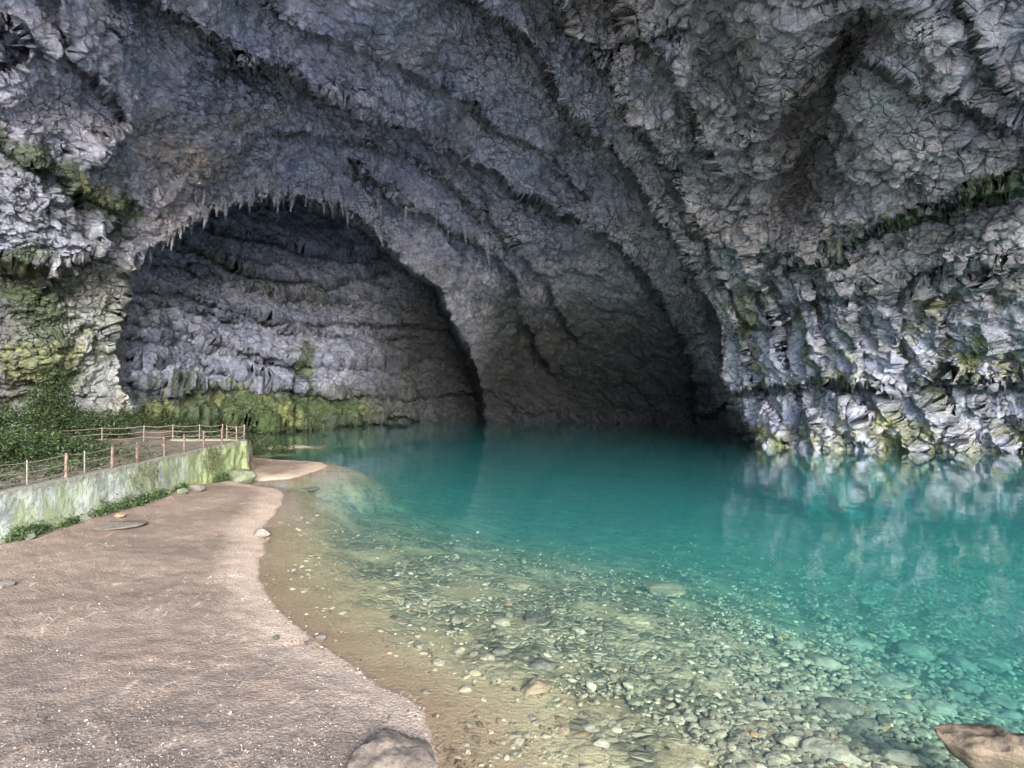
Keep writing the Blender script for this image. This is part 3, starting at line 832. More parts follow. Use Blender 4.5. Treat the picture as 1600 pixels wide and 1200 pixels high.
def mat_tinted(name, rough=.85, var=.35, trans=None, tex=30.):
    m, nt, out = new_mat(name); n = N(nt)
    t = n('ShaderNodeAttribute', attribute_name='tint').outputs['Color']
    a = n.noise(n.pos(), tex, 4, .6)
    c = n.mix(1., t, n.mix(a, (1 - var,) * 3, (1 + var,) * 3), 'MULTIPLY')
    p = principled(n, out, c, rough, None, .3)
    if trans:
        tl = n('ShaderNodeBsdfTranslucent', {'Color': c}); mx = n('ShaderNodeMixShader', {0: trans, 1: p.outputs[0], 2: tl.outputs[0]})
        nt.links.new(mx.outputs[0], out.inputs[0])
    return m
M_peb = mat_tinted('pebbles'); M_leaf = mat_tinted('leaves', .5, .3, .3); M_grit = mat_tinted('litter', .9, .3)
smooth_pebble = [stone_shape(200 + k, 2, .38, .10, 6) for k in range(7)]
X, Y, z, x, y, r = scatter(15000, 15, 735)
S = r.lognormal(math.log(.034), .45, len(X)) * (1 + .9 * sstep(1000, 1400, x)); S = np.minimum(S, .11)
base_c = np.array([.20, .175, .115]) * r.lognormal(-.2, .32, len(X))[:, None]; warm = (r.random(len(X)) < .05)[:, None]
base_c = np.where(warm, base_c * np.array([1.3, .95, .7]), base_c)
o = batch('pebbles', X, Y, z + S * .12, S, r.uniform(0, 6.28, len(X)), M_peb, smooth_pebble, np.clip(base_c, .03, .5), .15, r)
tag(o, 'countless small pebbles covering the lake bed', None, None, 'stuff')

# ------------------------------------------------------------------ STONES AND LITTER ON THE BEACH
put_stone(408, 838, 32, 'smooth pale stone lying at the waterline of the sandy bank', M_dry, 'land', 301, .5, .3, sink=.6)
put_stone(500, 1000, 20, 'small pale stone with a twig beside it on the bank edge', M_dry, 'land', 302, .6, .2, sink=.6)
put_stone(431, 999, 13, 'tiny dark chip of stone on the pale bank', M_dark, 'land', 303, .6, .2, sink=.6)
put_stone(482, 1006, 15, 'tiny pale stone left of the small pale stone on the bank edge', M_dry, 'land', 304, .5, .2, sink=.6)
put_stone(136, 808, 34, 'grey mossy stone at the foot of the concrete wall between weeds', M_green, 'land', 305, .6, .2, sink=.6)
put_stone(118, 800, 20, 'small dark upright stone at the foot of the wall', M_green, 'land', 306, .9, .9, sink=.6)
put_stone(188, 822, 70, 'long flat slab lying on the sand before the weeds', M_dry, 'land', 307, .14, .35, sink=.5, name='slab', cat='rock')
put_stone(307, 768, 24, 'rounded whitish stone near the far end of the wall', M_dry, 'land', 308, .6, .1, sink=.6)
put_stone(285, 772, 20, 'mossy stone left of the rounded whitish stone', M_green, 'land', 309, .6, .5, sink=.6)
put_stone(376, 752, 46, 'mossy boulder leaning at the far end of the wall', M_green, 'land', 310, .6, .5, sink=.5, name='boulder', cat='boulder')
put_stone(42, 842, 22, 'greenish stone between weeds at the near foot of the wall', M_green, 'land', 311, .6, .5, sink=.6)
put_stone(8, 915, 34, 'pale flat stone on the left edge of the sand', M_dry, 'land', 312, .3, .5, sink=.4)
put_stone(424, 722, 9, 'tiny white stone on the sand spit', M_dry, 'land', 313, .5, .5, sink=.7)
put_stone(187, 808, 16, 'small orange brown stone among the weeds', M_tan, 'land', 314, .5, .5, sink=.7)
put_stone(490, 769, 22, 'low grey stone just off the tip of the bank', M_dry, 'land', 315, .35, .5, sink=1.2)
put_stone(474, 765, 12, 'tiny reddish stone just off the tip of the bank', M_tan, 'land', 316, .35, .5, sink=1.6)
# eroded rock shelf breaking out of the bank at the bottom
B, Fc = stone_shape(617, 5, .62, .22, 18)
B = B * np.array([.50, .66, .42]); B += .02 * ridged(B, .12, 3)[:, None] * B
M_shelf = mat_stone('shelf_rock', (.09, .072, .058), (.24, .19, .155), 16., .9)
o = link('boulder', mesh_np('boulder', B, Fc, True), M_shelf); X, Y = on_plane(612, 1185, .1); o.location = (X, Y, .03)
o.rotation_euler = (0, R(10), R(20)); tag(o, 'pale eroded boulder breaking out of the bank edge at the bottom of the picture', 'boulder')

def tube_mesh(name, pts, rad, k=6):
    pts = np.array(pts, float); t = np.gradient(pts, axis=0); t /= np.linalg.norm(t, axis=1)[:, None]
    up = np.array([0, 0, 1.]); a = np.cross(t, up); a /= np.linalg.norm(a, axis=1)[:, None] + 1e-9; b = np.cross(a, t)
    rad = np.broadcast_to(rad, (len(pts),))
    an = np.linspace(0, 2 * math.pi, k, endpoint=False)
    V = pts[:, None] + rad[:, None, None] * (np.cos(an)[None, :, None] * a[:, None] + np.sin(an)[None, :, None] * b[:, None])
    n = len(pts); Fc = []
    for i in range(n - 1):
        for j in range(k): Fc.append((i * k + j, i * k + (j + 1) % k, (i + 1) * k + (j + 1) % k, (i + 1) * k + j))
    return mesh_np(name, V.reshape(-1, 3), np.array(Fc), True)

m_tw, nt_, out_ = new_mat('dry_wood'); n_ = N(nt_); principled(n_, out_, n_.mix(n_.noise(n_.pos(), 30), (.05, .03, .02), (.14, .09, .06)), .9)
for pp, lb in (([(455,1012),(470,1010),(492,1013),(508,1018)], 'thin brown twig lying across the pale bank edge'), ([(484,1000),(492,1003),(500,1006)], 'short dark twig beside the small pale stone')):
    tag(link('twig', tube_mesh('twig', [(lambda q: (q[0], q[1], q[2] + .012))(on_land(*p)) for p in pp], .008), m_tw), lb, 'twig')

r = np.random.default_rng(21)
yy = 770 + 460 * r.random(26000) ** .75; xx = r.uniform(-30, 700, 26000)
X, Y = on_plane(xx, yy, .3); sd = shore_sd(X, Y); P = np.stack([X, Y, X * 0], 1)
dens = .10 + sstep(.0, .28, fbm(P, 1.3, 4, seed=51.)) * .6 + 1.0 * sstep(1040, 1150, yy) * sstep(-.3, .1, fbm(P, .8, 3, seed=5.)) + .8 * np.exp(-(X - WALL_X) / 1.0)
k = (r.random(len(X)) < dens) & (sd > .15) & (X > WALL_X + .05)
X, Y = X[k], Y[k]; z = land_z(X, Y)
S = r.lognormal(math.log(.0075), .4, len(X)) * (1 + .6 * (Y / 12)); S = np.minimum(S, .03)
ch = [(np.array([[-1, 0, 0], [0, -.35, .12], [1, 0, .3], [0, .35, .1]]) , np.array([[0, 1, 2], [0, 2, 3]])), (np.array([[-1.6, 0, 0], [0, -.16, .1], [1.6, .2, .3], [0, .2, .2]]), np.array([[0, 1, 2], [0, 2, 3]])),
      (stone_shape(400, 1, .5)[0], ICO[1][1])]
cc = np.where((r.random(len(X)) < .25)[:, None], np.array([[.19, .165, .145]]), np.array([[.07, .055, .045]])) * r.lognormal(0, .3, len(X))[:, None]
o = batch('leaf_litter', X, Y, z + S * .1, S, r.uniform(0, 6.28, len(X)), M_grit, ch, np.clip(cc, .02, .6), .4, r)
tag(o, 'fine grit and dry leaf litter strewn over the sand', None, None, 'stuff')

# dark sunken leaves and chips on the sandy shallows
r = np.random.default_rng(23); xx = r.uniform(395, 1100, 9000); yy = 770 + 450 * r.random(9000)
X, Y, z, sd = on_bed(xx, yy); P = np.stack([X, Y, X * 0], 1)
k = (sd < -.06) & (r.random(len(X)) < .08 + .7 * sstep(.05, .35, fbm(P, 1.2, 4, seed=91.)) + 1.2 * np.exp(-((xx - 430) / 40) ** 2 - ((yy - 900) / 16) ** 2))
X, Y, z = X[k], Y[k], z[k]; S = np.minimum(r.lognormal(math.log(.014), .45, len(X)) * (1 + .5 * Y / 12), .06)
cc = np.array([[.07, .055, .035]]) * r.lognormal(0, .4, len(X))[:, None]
tag(batch('sunken_leaves', X, Y, z + S * .25 + .01, S, r.uniform(0, 6.28, len(X)), M_grit, ch, np.clip(cc, .015, .3), .3, r), 'dark sunken leaves and chips scattered on the sandy shallows', None, None, 'stuff')
# small wet stones crossing the waterline
r = np.random.default_rng(29); xx = r.uniform(395, 720, 5000); yy = r.uniform(765, 1215, 5000)
X, Y = on_plane(xx, yy, .02); sd = shore_sd(X, Y); P = np.stack([X, Y, X * 0], 1)
k = (np.abs(sd) < .16) & (r.random(len(X)) < .10 + .6 * sstep(.0, .3, fbm(P, .9, 3, seed=77.))); X, Y, sd = X[k], Y[k], sd[k]
z = np.where(sd > 0, land_z(X, Y), sd * .15); S = np.minimum(r.lognormal(math.log(.016), .4, len(X)), .045)
cc = np.where((r.random(len(X)) < .6)[:, None], np.array([[.20, .165, .135]]), np.array([[.09, .075, .06]])) * r.lognormal(0, .25, len(X))[:, None]
tag(batch('shore_gravel', X, Y, z + S * .1, S, r.uniform(0, 6.28, len(X)), M_peb, smooth_pebble, np.clip(cc, .02, .4), .2, r), 'small wet stones strewn along the waterline', None, None, 'stuff')

# flat bar of gravel in the dark back water
gx = np.linspace(-1, 1, 120); gy = np.linspace(-1, 1, 50); A, Bq = np.meshgrid(gx, gy); A = A.ravel(); Bq = Bq.ravel()
rr = np.sqrt(A ** 2 + Bq ** 2); P = np.stack([A * 2.2, Bq * .9, A * 0], 1)
zz = .12 * (1 - sstep(.35, .85, rr + .35 * fbm(P, .7, 4))) - .06 + .03 * ridged(P, .3, 3)
V = np.stack([A * 2.3 - 14.3, Bq * 1.0 + 36 + A * .5, zz], 1)
o = link('gravel_bar', mesh_np('gravel_bar', V, grid_faces(50, 120)[:, ::-1], True, {'shore': np.full(len(V), .5)}), bpy.data.materials['damp_sand']); tag(o, kind='structure')

# ------------------------------------------------------------------ TERRACE, WALL, FENCES
def terrace_h(X, Y):
    P = np.stack([X, Y, X * 0], 1)
    h = 1.50 + .05 * fbm(P, 2, 4) + .9 * sstep(-17, -23, X) * sstep(18, 28, Y) + .25 * sstep(-13.5, -16, X) * sstep(20, 12, Y)
    lim = 25.6 + 6.5 * sstep(-15.5, -19, X)
    return h - 2.6 * sstep(lim - .1, lim + 1.2, Y + .4 * fbm(P, 1.5, 3, seed=4.))
gx = np.linspace(-34, -11.75, 180); gy = np.linspace(2, 35, 240); X, Y = np.meshgrid(gx, gy); X = X.ravel(); Y = Y.ravel()
m_, nt_, out_ = new_mat('earth_path'); n_ = N(nt_)
c_ = n_.mix(n_.ramp(n_.noise(n_.pos(), 2., 6, .65), [(.35, 0.), (.65, 1.)]), (.05, .045, .033), (.15, .12, .10))
principled(n_, out_, c_, .95, n_.bump(n_.noise(n_.pos(), 12, 5, .6), .8, .06))
o = link('path', mesh_np('path', np.stack([X, Y, terrace_h(X, Y)], 1), grid_faces(240, 180)[:, ::-1], True), m_); tag(o, kind='structure')

POSTS_PX = [0, 105, 176, 217, 263, 296, 327, 355, 376, 386]
def wall_xy(s):   # s = distance along y; the end turns the corner to the left
    return -11.5 + .10 * math.sin(s * .5)
WP = [(wall_xy(y), y) for y in np.arange(2, 24.3, .05)] + [(-11.44 - 1.0 * (1 - math.cos(a)), 24.3 + 1.0 * math.sin(a)) for a in np.linspace(.05, math.pi / 2, 24)] + [(-12.44 - d, 25.3) for d in np.arange(.05, 2.6, .05)]
WP = np.array(WP)
def build_wall():
    tg = np.gradient(WP, axis=0); tg /= np.linalg.norm(tg, axis=1)[:, None]; nr_ = np.stack([tg[:, 1], -tg[:, 0]], 1)
    L = np.concatenate([[0], np.cumsum(np.linalg.norm(np.diff(WP, axis=0), axis=1))])
    prof = [(.10 * (1 - t) , -.35 + 1.90 * t, 0) for t in np.linspace(0, 1, 42)] + [(-.02, 1.572, 1), (-.08, 1.585, 1), (-.2, 1.585, 1), (-.30, 1.575, 1), (-.34, 1.54, 1), (-.34, 1.2, 1), (-.34, .6, 1), (-.34, -.35, 1)]
    pr = np.array(prof); n1, n2 = len(WP), len(pr)
    V = np.empty((n1, n2, 3)); V[:, :, :2] = WP[:, None] + nr_[:, None] * pr[None, :, :1]; V[:, :, 2] = pr[None, :, 1]
    V = V.reshape(-1, 3); NN = np.repeat(np.concatenate([nr_, np.zeros((n1, 1))], 1), n2, 0)
    endk = sstep(20.0, 21.5, V[:, 1])
    f = np.repeat((pr[:, 2] < 1)[None], n1, 0).ravel()
    h = (.035 * fbm(V, .9, 5, seed=3.) + .02 * ridged(V, .3, 4)) + endk * (.13 * fbm(V, .8, 4, seed=6.) + .07 * ridged(V, .5, 4, seed=7.)) * f
    V = V + NN * h[:, None]; V[:, 2] += .025 * fbm(V, .8, 4, seed=13.) * (V[:, 2] > 1.4)
    m, nt, out = new_mat('weathered_concrete'); n = N(nt); pos = n.pos()
    ns = n.noise(n.scalev(pos, (1, 1, .28)), 1.6, 6, .65); n2_ = n.noise(pos, 1.1, 6, .65); n3 = n.noise(pos, 9., 6, .65); n4 = n.noise(n.scalev(pos, (1, 1, .35)), .75, 4, .6)
    c = n.mix(n.ramp(n2_, [(.38, 0.), (.6, 1.)]), (.10, .115, .11), (.29, .31, .285))
    c = n.mix(n.ramp(n4, [(.46, 0.), (.56, .8)]), c, (.13, .155, .075))
    c = n.mix(n.ramp(ns, [(.5, 0.), (.62, .85)]), c, (.10, .13, .07))
    sz = n('ShaderNodeSeparateXYZ', {0: pos}).outputs
    farg = n.ramp(n.math('ADD', n.math('MULTIPLY', sz[1], .04), n.math('MULTIPLY', n2_, .1)), [(.84, 0.), (.90, .7)])
    c = n.mix(farg, c, (.13, .155, .07))
    tz = n.math('ADD', sz[2], n.math('MULTIPLY', n.math('SUBTRACT', n3, .5), .5))
    c = n.mix(n.ramp(n.math('MULTIPLY', tz, .5), [(.16, .75), (.34, 0.)]), c, (.17, .19, .08))
    c = n.mix(n.ramp(n.math('MULTIPLY', tz, .5), [(.69, 0.), (.765, .9)]), c, (.10, .095, .075))
    c = n.mix(n.ramp(n3, [(.56, 0.), (.7, .6)]), c, (.13, .14, .11))
    principled(n, out, c, .92, n.bump(n.math('ADD', n3, n.math('MULTIPLY', ns, .5)), .6, .06))
    me = mesh_np('retaining_wall', V, grid_faces(n1, n2), True)
    o = link('retaining_wall', me, m); tag(o, 'low whitewashed concrete wall stained green with algae beside the sandy bank', 'wall')
build_wall()

def box_mesh(name, sx, sy, h, lean=0, bev=.12):
    import bmesh
    bm = bmesh.new(); bmesh.ops.create_cube(bm, size=1)
    bmesh.ops.scale(bm, vec=(sx, sy, h), verts=bm.verts); bmesh.ops.translate(bm, vec=(0, 0, h / 2), verts=bm.verts)
    bmesh.ops.bevel(bm, geom=bm.edges[:], offset=sx * bev, segments=2, affect='EDGES')
    me = bpy.data.meshes.new(name); bm.to_mesh(me); bm.free(); return me
m_post, nt_, out_ = new_mat('painted_post'); n_ = N(nt_)
c_ = n_.mix(n_.ramp(n_.noise(n_.pos(), 9., 6, .7), [(.42, 0.), (.62, 1.)]), (.055, .038, .032), (.15, .10, .082)); principled(n_, out_, c_, .85, n_.bump(n_.noise(n_.pos(), 40), .5, .01))
m_rail, nt_, out_ = new_mat('rusty_rail'); n_ = N(nt_)
c_ = n_.mix(n_.noise(n_.pos(), 12., 5, .7), (.06, .045, .04), (.19, .155, .135)); principled(n_, out_, c_, .7)
m_gp, nt_, out_ = new_mat('grey_metal'); n_ = N(nt_)
c_ = n_.mix(n_.noise(n_.pos(), 12., 5, .7), (.10, .10, .09), (.24, .23, .22)); principled(n_, out_, c_, .7)

def fence(pts, label, hgt, levels, sec, thin=(), mpost=None):
    e = bpy.data.objects.new('fence', None); col.objects.link(e); e.location = pts[0]; tag(e, label, 'fence')
    bx = box_mesh('post', sec, sec, hgt + .05)
    tops = []
    L0 = Vector(pts[0])
    for i, p in enumerate(pts):
        o = link('post', bx if i == 0 else bx.copy(), mpost or m_post if i == 0 else None, e)
        o.location = Vector(p) - L0 - Vector((0, 0, .05)); o.rotation_euler = (random.uniform(-.03, .03), random.uniform(-.03, .03), random.uniform(-.2, .2)); tops.append(p)
    for p in thin:
        o = link('post', box_mesh('post', .022, .022, hgt * .93), m_gp, e); o.location = Vector(p) - L0
    for lv in levels:
        q = []
        for i in range(len(pts) - 1):
            a, b = Vector(pts[i]), Vector(pts[i + 1])
            for t in np.linspace(0, 1, 9)[:-1]:
                v = a.lerp(b, t) - L0; q.append((v.x, v.y, v.z + lv * hgt - .05 * math.sin(math.pi * t)))
        v = Vector(pts[-1]) - L0; q.append((v.x, v.y, v.z + lv * hgt))
        link('rail', tube_mesh('rail', q, .010), m_rail, e)
    return e
fp = []
for x in [-180] + POSTS_PX:
    Y0 = -11.5 * F / (x - 800); X0 = np.interp(Y0, WP[:446, 1], WP[:446, 0]) - .12
    if x == 386: X0, Y0 = -11.75, 24.95
    fp.append((float(X0), float(Y0), 1.575))
fp.append((-12.6, 25.15, 1.55))
fence(fp, 'front fence of pinkish posts and three thin rails standing on the concrete wall', .64, (.92, .55, .2), .058,
      [(-11.72, 13.75, 1.57), (-11.72, 15.6, 1.57), (-11.72, 11.4, 1.57)])
bp = [(-18.6, 21.6), (-17.0, 23.6), (-15.9, 24.55), (-14.9, 25.0), (-13.9, 25.3), (-12.9, 25.35)]
fence([(x, y, float(terrace_h(np.array([x]), np.array([y]))[0])) for x, y in bp], 'rear fence of thin dark posts along the far edge of the path', .72, (.93, .6, .3), .035, (), m_rail)

# ------------------------------------------------------------------ PLANTS
def leaf_cloud(P, D, size, r, colors, name, mat, parent, fold=.35):
    """P points, D facing directions"""
    k = len(P); D = D + r.normal(0, .6, (k, 3)); D /= np.linalg.norm(D, axis=1)[:, None]
    a = np.cross(D, r.normal(size=(k, 3))); a /= np.linalg.norm(a, axis=1)[:, None]; b = np.cross(D, a)
    s = size * r.lognormal(0, .3, k)[:, None]
    V = np.stack([P - a * s, P - b * s * .45 + D * s * fold, P + a * s, P + b * s * .45 + D * s * fold * .6], 1).reshape(-1, 3)
    i = np.arange(k)[:, None] * 4; Fc = np.concatenate([i + np.array([[0, 1, 2]]), i + np.array([[0, 2, 3]])])
    return link(name, mesh_np(name, V, Fc, False, {'tint': np.repeat(colors, 4, 0)}), mat, parent)

GREENS = np.array([[.017, .030, .011], [.024, .042, .014], [.042, .062, .02], [.014, .023, .011]])
def shrub(loc, blobs, nl, leaf, seed, label, name='shrub', cat='shrub', bright=1.):
    r = np.random.default_rng(seed); e = bpy.data.objects.new(name, None); col.objects.link(e); e.location = loc; tag(e, label, cat)
    Ps, Ds = [], []; tot = sum(b[3] * b[4] for b in blobs)
    for cx, cy_, cz, rx, rz in blobs:
        nb_ = int(nl * rx * rz / tot)
        nt2 = max(10, nb_ // 26)                       # twig ends, each with a tuft of leaves
        q = r.normal(size=(nt2, 3)); q /= np.linalg.norm(q, axis=1)[:, None]; rad = r.uniform(.45, 1.08, nt2)[:, None]
        T = q * rad * np.array([rx, rx, rz]) + np.array([cx, cy_, cz])
        idx = r.integers(0, nt2, nb_)
        Ps.append(T[idx] + r.normal(0, leaf * 2.0, (nb_, 3))); Ds.append(q[idx] * .6 + np.array([0, -.3, .8]))
    P = np.concatenate(Ps); D = np.concatenate(Ds); P[:, 2] = np.maximum(P[:, 2], -.05)
    c = GREENS[r.integers(0, 4, len(P))] * r.lognormal(0, .3, len(P))[:, None] * bright
    leaf_cloud(P, D, leaf, r, c, 'foliage', M_leaf, e)
    st = []
    V_, F_, off = [], [], 0
    for b in range(9):
        cx, cy_, cz, rx, rz = blobs[b % len(blobs)]
        end = np.array([cx, cy_, cz]) + r.normal(size=3) * np.array([rx, rx, rz]) * .45
        st_ = np.array([cx * .6 + r.normal() * .1, cy_ * .6, -.15])
        pts = [st_ + (end - st_) * t + r.normal(0, .03, 3) for t in np.linspace(0, 1, 7)]
        me_ = tube_mesh('tmp', pts, np.linspace(.03, .008, 7), 5)
        v = np.empty(len(me_.vertices) * 3, np.float32); me_.vertices.foreach_get('co', v)
        V_.append(v.reshape(-1, 3)); F_.append(np.array([p.vertices[:] for p in me_.polygons]) + off); off += len(me_.vertices); bpy.data.meshes.remove(me_)
    link('stem', mesh_np('stem', np.concatenate(V_), np.concatenate(F_), True), m_tw, e)
    return e
def terr(px, d): 
    x = (px - 800) / F * d; return (x, d, float(terrace_h(np.array([x]), np.array([float(d)]))[0]))
shrub(terr(82, 25), [(0, 0, 1.5, .8, 1.1), (-.2, 0, .7, 1.1, .8), (.4, 0, .6, .9, .7), (.1, 0, 2.2, .5, .6)], 12000, .05, 1, 'tallest dark green shrub climbing the mossy cave wall behind the fence')
shrub(terr(150, 25.5), [(0, 0, .45, 1.0, .6), (.8, .2, .3, .7, .4), (-.6, -.1, .6, .7, .6)], 8000, .045, 2, 'low spreading shrub between the tallest shrub and the pale rock buttress')
shrub(terr(20, 22), [(0, 0, .7, 1.1, .8), (-.9, 0, .8, .9, .9), (.8, 0, .5, .8, .6)], 10000, .05, 3, 'bushy dark shrub on the left edge behind the fence')
shrub(terr(75, 19), [(0, 0, .35, .9, .5), (1.0, .1, .25, .8, .4), (-1.0, 0, .45, .9, .5)], 9000, .042, 4, 'low leafy shrub directly behind the front fence left part')
shrub(terr(-60, 17), [(0, 0, .6, 1.2, .8), (1.2, 0, .4, .8, .5)], 6000, .045, 5, 'shrub filling the far left corner behind the fence')
shrub(terr(235, 30), [(0, 0, .2, 1.2, .45), (1.3, .4, .1, 1.0, .4), (-1.3, 0, .3, .9, .5)], 8000, .045, 6, 'low undergrowth bush behind the rear fence at the foot of the buttress')
shrub((-15.5, 30.5, .2), [(0, 0, .8, 1.3, .7), (1.2, .4, .5, 1.2, .6), (2.4, 1.2, .2, 1.0, .5), (-1.6, -.2, .9, 1.2, .8)], 12000, .045, 7, 'ferny dark bush behind the end of the path by the back water', bright=.9)

r = np.random.default_rng(90); k = 26000
X = r.uniform(-19, -11.95, k); Y = r.uniform(9, 24, k)
dn = sstep(-.35, .15, fbm(np.stack([X, Y, X * 0], 1), 1.2, 4, seed=3.)) * sstep(23.5, 17.5, Y + .8 * (X + 14))
kk = r.random(k) < dn; X = X[kk]; Y = Y[kk]; Z = terrace_h(X, Y) + np.abs(r.normal(0, .13, len(X)))
tag(leaf_cloud(np.stack([X, Y, Z], 1), np.tile([0, -.2, 1.], (len(X), 1)), .04, r, GREENS[r.integers(0, 4, len(X))] * r.lognormal(0, .3, len(X))[:, None], 'ground_cover', M_leaf, None),
    'low leafy ground cover on the terrace behind the fence', None, None, 'stuff')

def clump(px, py, rad, n_, seed, label):
    X, Y, z = on_land(px, py); X = max(X, WALL_X + .1); r = np.random.default_rng(seed)
    z = float(land_z(X, Y)[0])
    e = bpy.data.objects.new('weed', None); col.objects.link(e); e.location = (X, Y, z); tag(e, label, 'weed', 'weeds along the foot of the wall')
    q = r.normal(0, .5, (n_, 2)) * rad; hh = np.abs(r.normal(0, .45, n_)) * rad * .8
    P = np.stack([np.abs(q[:, 0]) * .8, q[:, 1] * 1.5, hh], 1)
    c = (GREENS * 1.5)[r.integers(0, 4, n_)] * r.lognormal(0, .3, n_)[:, None]
    leaf_cloud(P, np.stack([q[:, 0], q[:, 1], hh + .2], 1), .032, r, c, 'foliage', M_leaf, e)
    V_, F_ = [], []
    for b in range(14):      # arching blades
        a = r.uniform(0, 6.28); L = rad * r.uniform(.5, 1.1); w_ = .008
        t = np.linspace(0, 1, 5); base = np.array([abs(r.normal(0, .2)) * rad, r.normal(0, .5) * rad, 0])
        ctr = base + np.stack([np.cos(a) * L * t, np.sin(a) * L * t, L * (1.1 * t - .75 * t ** 2)], 1)
        sv = np.array([-math.sin(a), math.cos(a), 0]) * w_
        ww = (1 - t)[:, None] * .9 + .1
        k0 = sum(len(v) for v in V_); V_.append(np.concatenate([ctr - sv * ww, ctr + sv * ww]))
        F_ += [(k0 + i, k0 + i + 1, k0 + 6 + i, k0 + 5 + i) for i in range(4)]
    V_ = np.concatenate(V_)
    link('blade', mesh_np('blade', V_, np.array(F_), False, {'tint': np.repeat(np.array([[.10, .16, .05]]), len(V_), 0)}), M_leaf, e)
WEEDS = [(12,838,.34,'weed tuft where the wall meets the left edge of the picture'),(50,836,.28,'weed tuft beside the greenish stone'),(90,818,.26,'weed tuft left of the small dark upright stone'),
 (150,800,.36,'broad leafy weed right of the grey mossy stone'),(172,792,.42,'tallest leafy weed against the middle of the wall'),(196,786,.38,'leafy weed behind the small orange brown stone'),
 (216,784,.30,'low weed on the right of the leafy weeds'),(240,776,.26,'sparse weed beneath the creeper on the wall'),(272,766,.26,'sparse weed left of the mossy stone'),(335,750,.40,'weed under the hanging creeper near the end of the wall'),
 (365,745,.34,'weed by the mossy boulder at the wall end')]
for i, (x, y, rd, lb) in enumerate(WEEDS): clump(x, y, rd, 900, 60 + i, lb)

def creeper(ylo, yhi, ztop, zbot, n_, seed, label):
    r = np.random.default_rng(seed); Yc = (ylo + yhi) / 2
    e = bpy.data.objects.new('creeper', None); col.objects.link(e); e.location = (WALL_X + .1, Yc, zbot); tag(e, label, 'creeper')
    k = r.integers(0, 9, n_); by = r.uniform(ylo, yhi, 9); ln = r.uniform(.4, 1., 9); t = r.random(n_)
    yy = by[k] - Yc + .15 * np.sin(t * 6 + k) + r.normal(0, .05, n_); zz = (ztop - zbot) * (1 - t * ln[k]) + r.normal(0, .04, n_)
    xx = .16 + .04 * np.abs(r.normal(size=n_)) - .05 * zz
    c = np.array([[.05, .05, .03], [.07, .11, .035], [.09, .08, .04]])[r.integers(0, 3, n_)] * r.lognormal(0, .3, n_)[:, None]
    leaf_cloud(np.stack([xx, yy, zz], 1), np.tile([1., -.4, .3], (n_, 1)), .028, r, c, 'foliage', M_leaf, e)
    for b in range(4):
        pts = [(.17 - .05 * (ztop - zbot) * (1 - q * ln[b]), by[b] - Yc + .15 * math.sin(q * 6 + b), (ztop - zbot) * (1 - q * ln[b])) for q in np.linspace(0, 1, 9)]
        link('vine', tube_mesh('vine', pts, .007, 5), m_tw, e)
creeper(16.8, 18.2, 1.5, .5, 420, 5, 'thin dark creeper spreading on the middle of the concrete wall')
creeper(20.8, 22.0, 1.62, .5, 900, 6, 'bushier creeper hanging over the wall top near its far end')

# ------------------------------------------------------------------ STALACTITES along the arch (parts of the cave rock)
def stal_mesh(seed):
    r = np.random.default_rng(seed); k, m = 10, 12; V = []
    for i in range(k):
        t = i / (k - 1); rad = .36 * (1 - t) ** .8 * (1 + .15 * r.normal()) + .015
        for j in range(m):
            a = j / m * 2 * math.pi; V.append((rad * math.cos(a) + .08 * t * math.sin(seed), rad * math.sin(a) * .8, .25 - 1.25 * t))
    V = np.array(V); V += .09 * np.stack([fbm(V, .4, 3, seed=seed + q) for q in (1., 2., 3.)], 1)
    Fc = [(i * m + j, (i + 1) * m + j, (i + 1) * m + (j + 1) % m, i * m + (j + 1) % m) for i in range(k - 1) for j in range(m)]
    me = mesh_np('stalactite', V, np.array(Fc), True, {'tint': np.tile([.33, .34, .40], (len(V), 1))}); me.materials.append(M_cave); return me
SM = [stal_mesh(s) for s in range(8)]
def along(pts, n, r):
    pts = np.array(pts, float); d = np.concatenate([[0], np.cumsum(np.linalg.norm(np.diff(pts, axis=0), axis=1))]); s = np.sort(r.uniform(0, d[-1], n))
    return np.stack([np.interp(s, d, pts[:, 0]), np.interp(s, d, pts[:, 1])], 1)
r = np.random.default_rng(31); SP = []
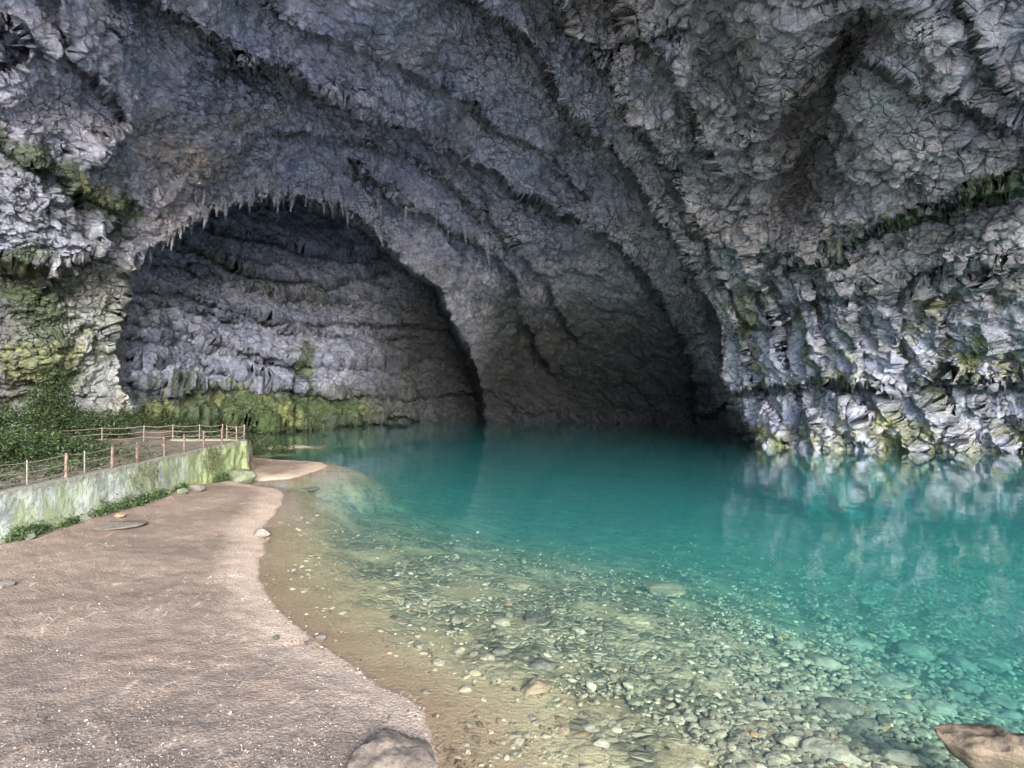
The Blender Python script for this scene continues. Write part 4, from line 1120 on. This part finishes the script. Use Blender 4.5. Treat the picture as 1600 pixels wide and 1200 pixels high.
for pts, n_, jit, sz in (([(335,322),(380,312),(430,304),(480,302),(530,318),(575,342),(615,378)],34,5,.42),([(590,292),(640,326),(700,350),(765,380)],16,5,.5),([(205,405),(260,362),(325,322)],16,6,.35),
                         ([(380,285),(450,275),(520,290),(600,330)],16,9,.3),([(400,240),(500,250),(580,270)],10,10,.3),([(300,300),(360,270),(420,250)],8,8,.3)):
    for (a, b) in along(pts, n_, r): SP.append((a + r.normal(0, jit), b + r.normal(0, jit * .8), sz * r.lognormal(0, .4)))
for i, (a, b, s) in enumerate(SP[:100]):
    P2, gx, gy, sdm = CAVE[:4]
    p = cave_point(a, b)
    o = bpy.data.objects.new('stalactite', SM[i % 8]); col.objects.link(o); o.parent = cave
    o.location = p + np.array([0, .15, .05]); s *= 1.45; o.scale = (s * r.uniform(.5, .8), s * .7, s * r.uniform(.9, 1.7)); o.rotation_euler = (r.uniform(-.2, .2), r.uniform(-.25, .25), r.uniform(0, 6.28))
# ------------------------------------------------------------------ LIGHT, CAMERA
w = bpy.data.worlds.new('World'); scene.world = w; w.use_nodes = True
nt = w.node_tree; bg = nt.nodes['Background']
sky = nt.nodes.new('ShaderNodeTexSky'); sky.sky_type = 'NISHITA'; sky.sun_disc = False
SUN_EL, SUN_AZ = R(22), R(162)     # azimuth clockwise from +Y (view direction): behind the viewer, to the right
sky.sun_elevation = SUN_EL; sky.sun_rotation = SUN_AZ
nt.links.new(sky.outputs[0], bg.inputs[0]); bg.inputs[1].default_value = 0.15
sl = bpy.data.lights.new('sun', 'SUN'); sl.energy = 2.0; sl.angle = R(32); sl.color = (1.0, .98, .955)
so = bpy.data.objects.new('sun', sl); col.objects.link(so)
sd_ = Vector((math.sin(SUN_AZ) * math.cos(SUN_EL), math.cos(SUN_AZ) * math.cos(SUN_EL), math.sin(SUN_EL)))
so.rotation_euler = sd_.to_track_quat('Z', 'Y').to_euler()

cam = bpy.data.cameras.new('camera'); cam.lens = 36 * F / 1600; cam.sensor_width = 36
cam.clip_end = 500; cam.clip_start = .1
co = bpy.data.objects.new('camera', cam); col.objects.link(co)
co.location = (0, 0, CH); co.rotation_euler = (R(90), 0, 0)
scene.camera = co
scene.view_settings.view_transform = 'Standard'; scene.view_settings.look = 'None'
scene.view_settings.exposure = 2.98
cy = scene.cycles
cy.max_bounces = 8; cy.diffuse_bounces = 4; cy.glossy_bounces = 3; cy.transparent_max_bounces = 12; cy.volume_bounces = 1
cy.use_denoising = True
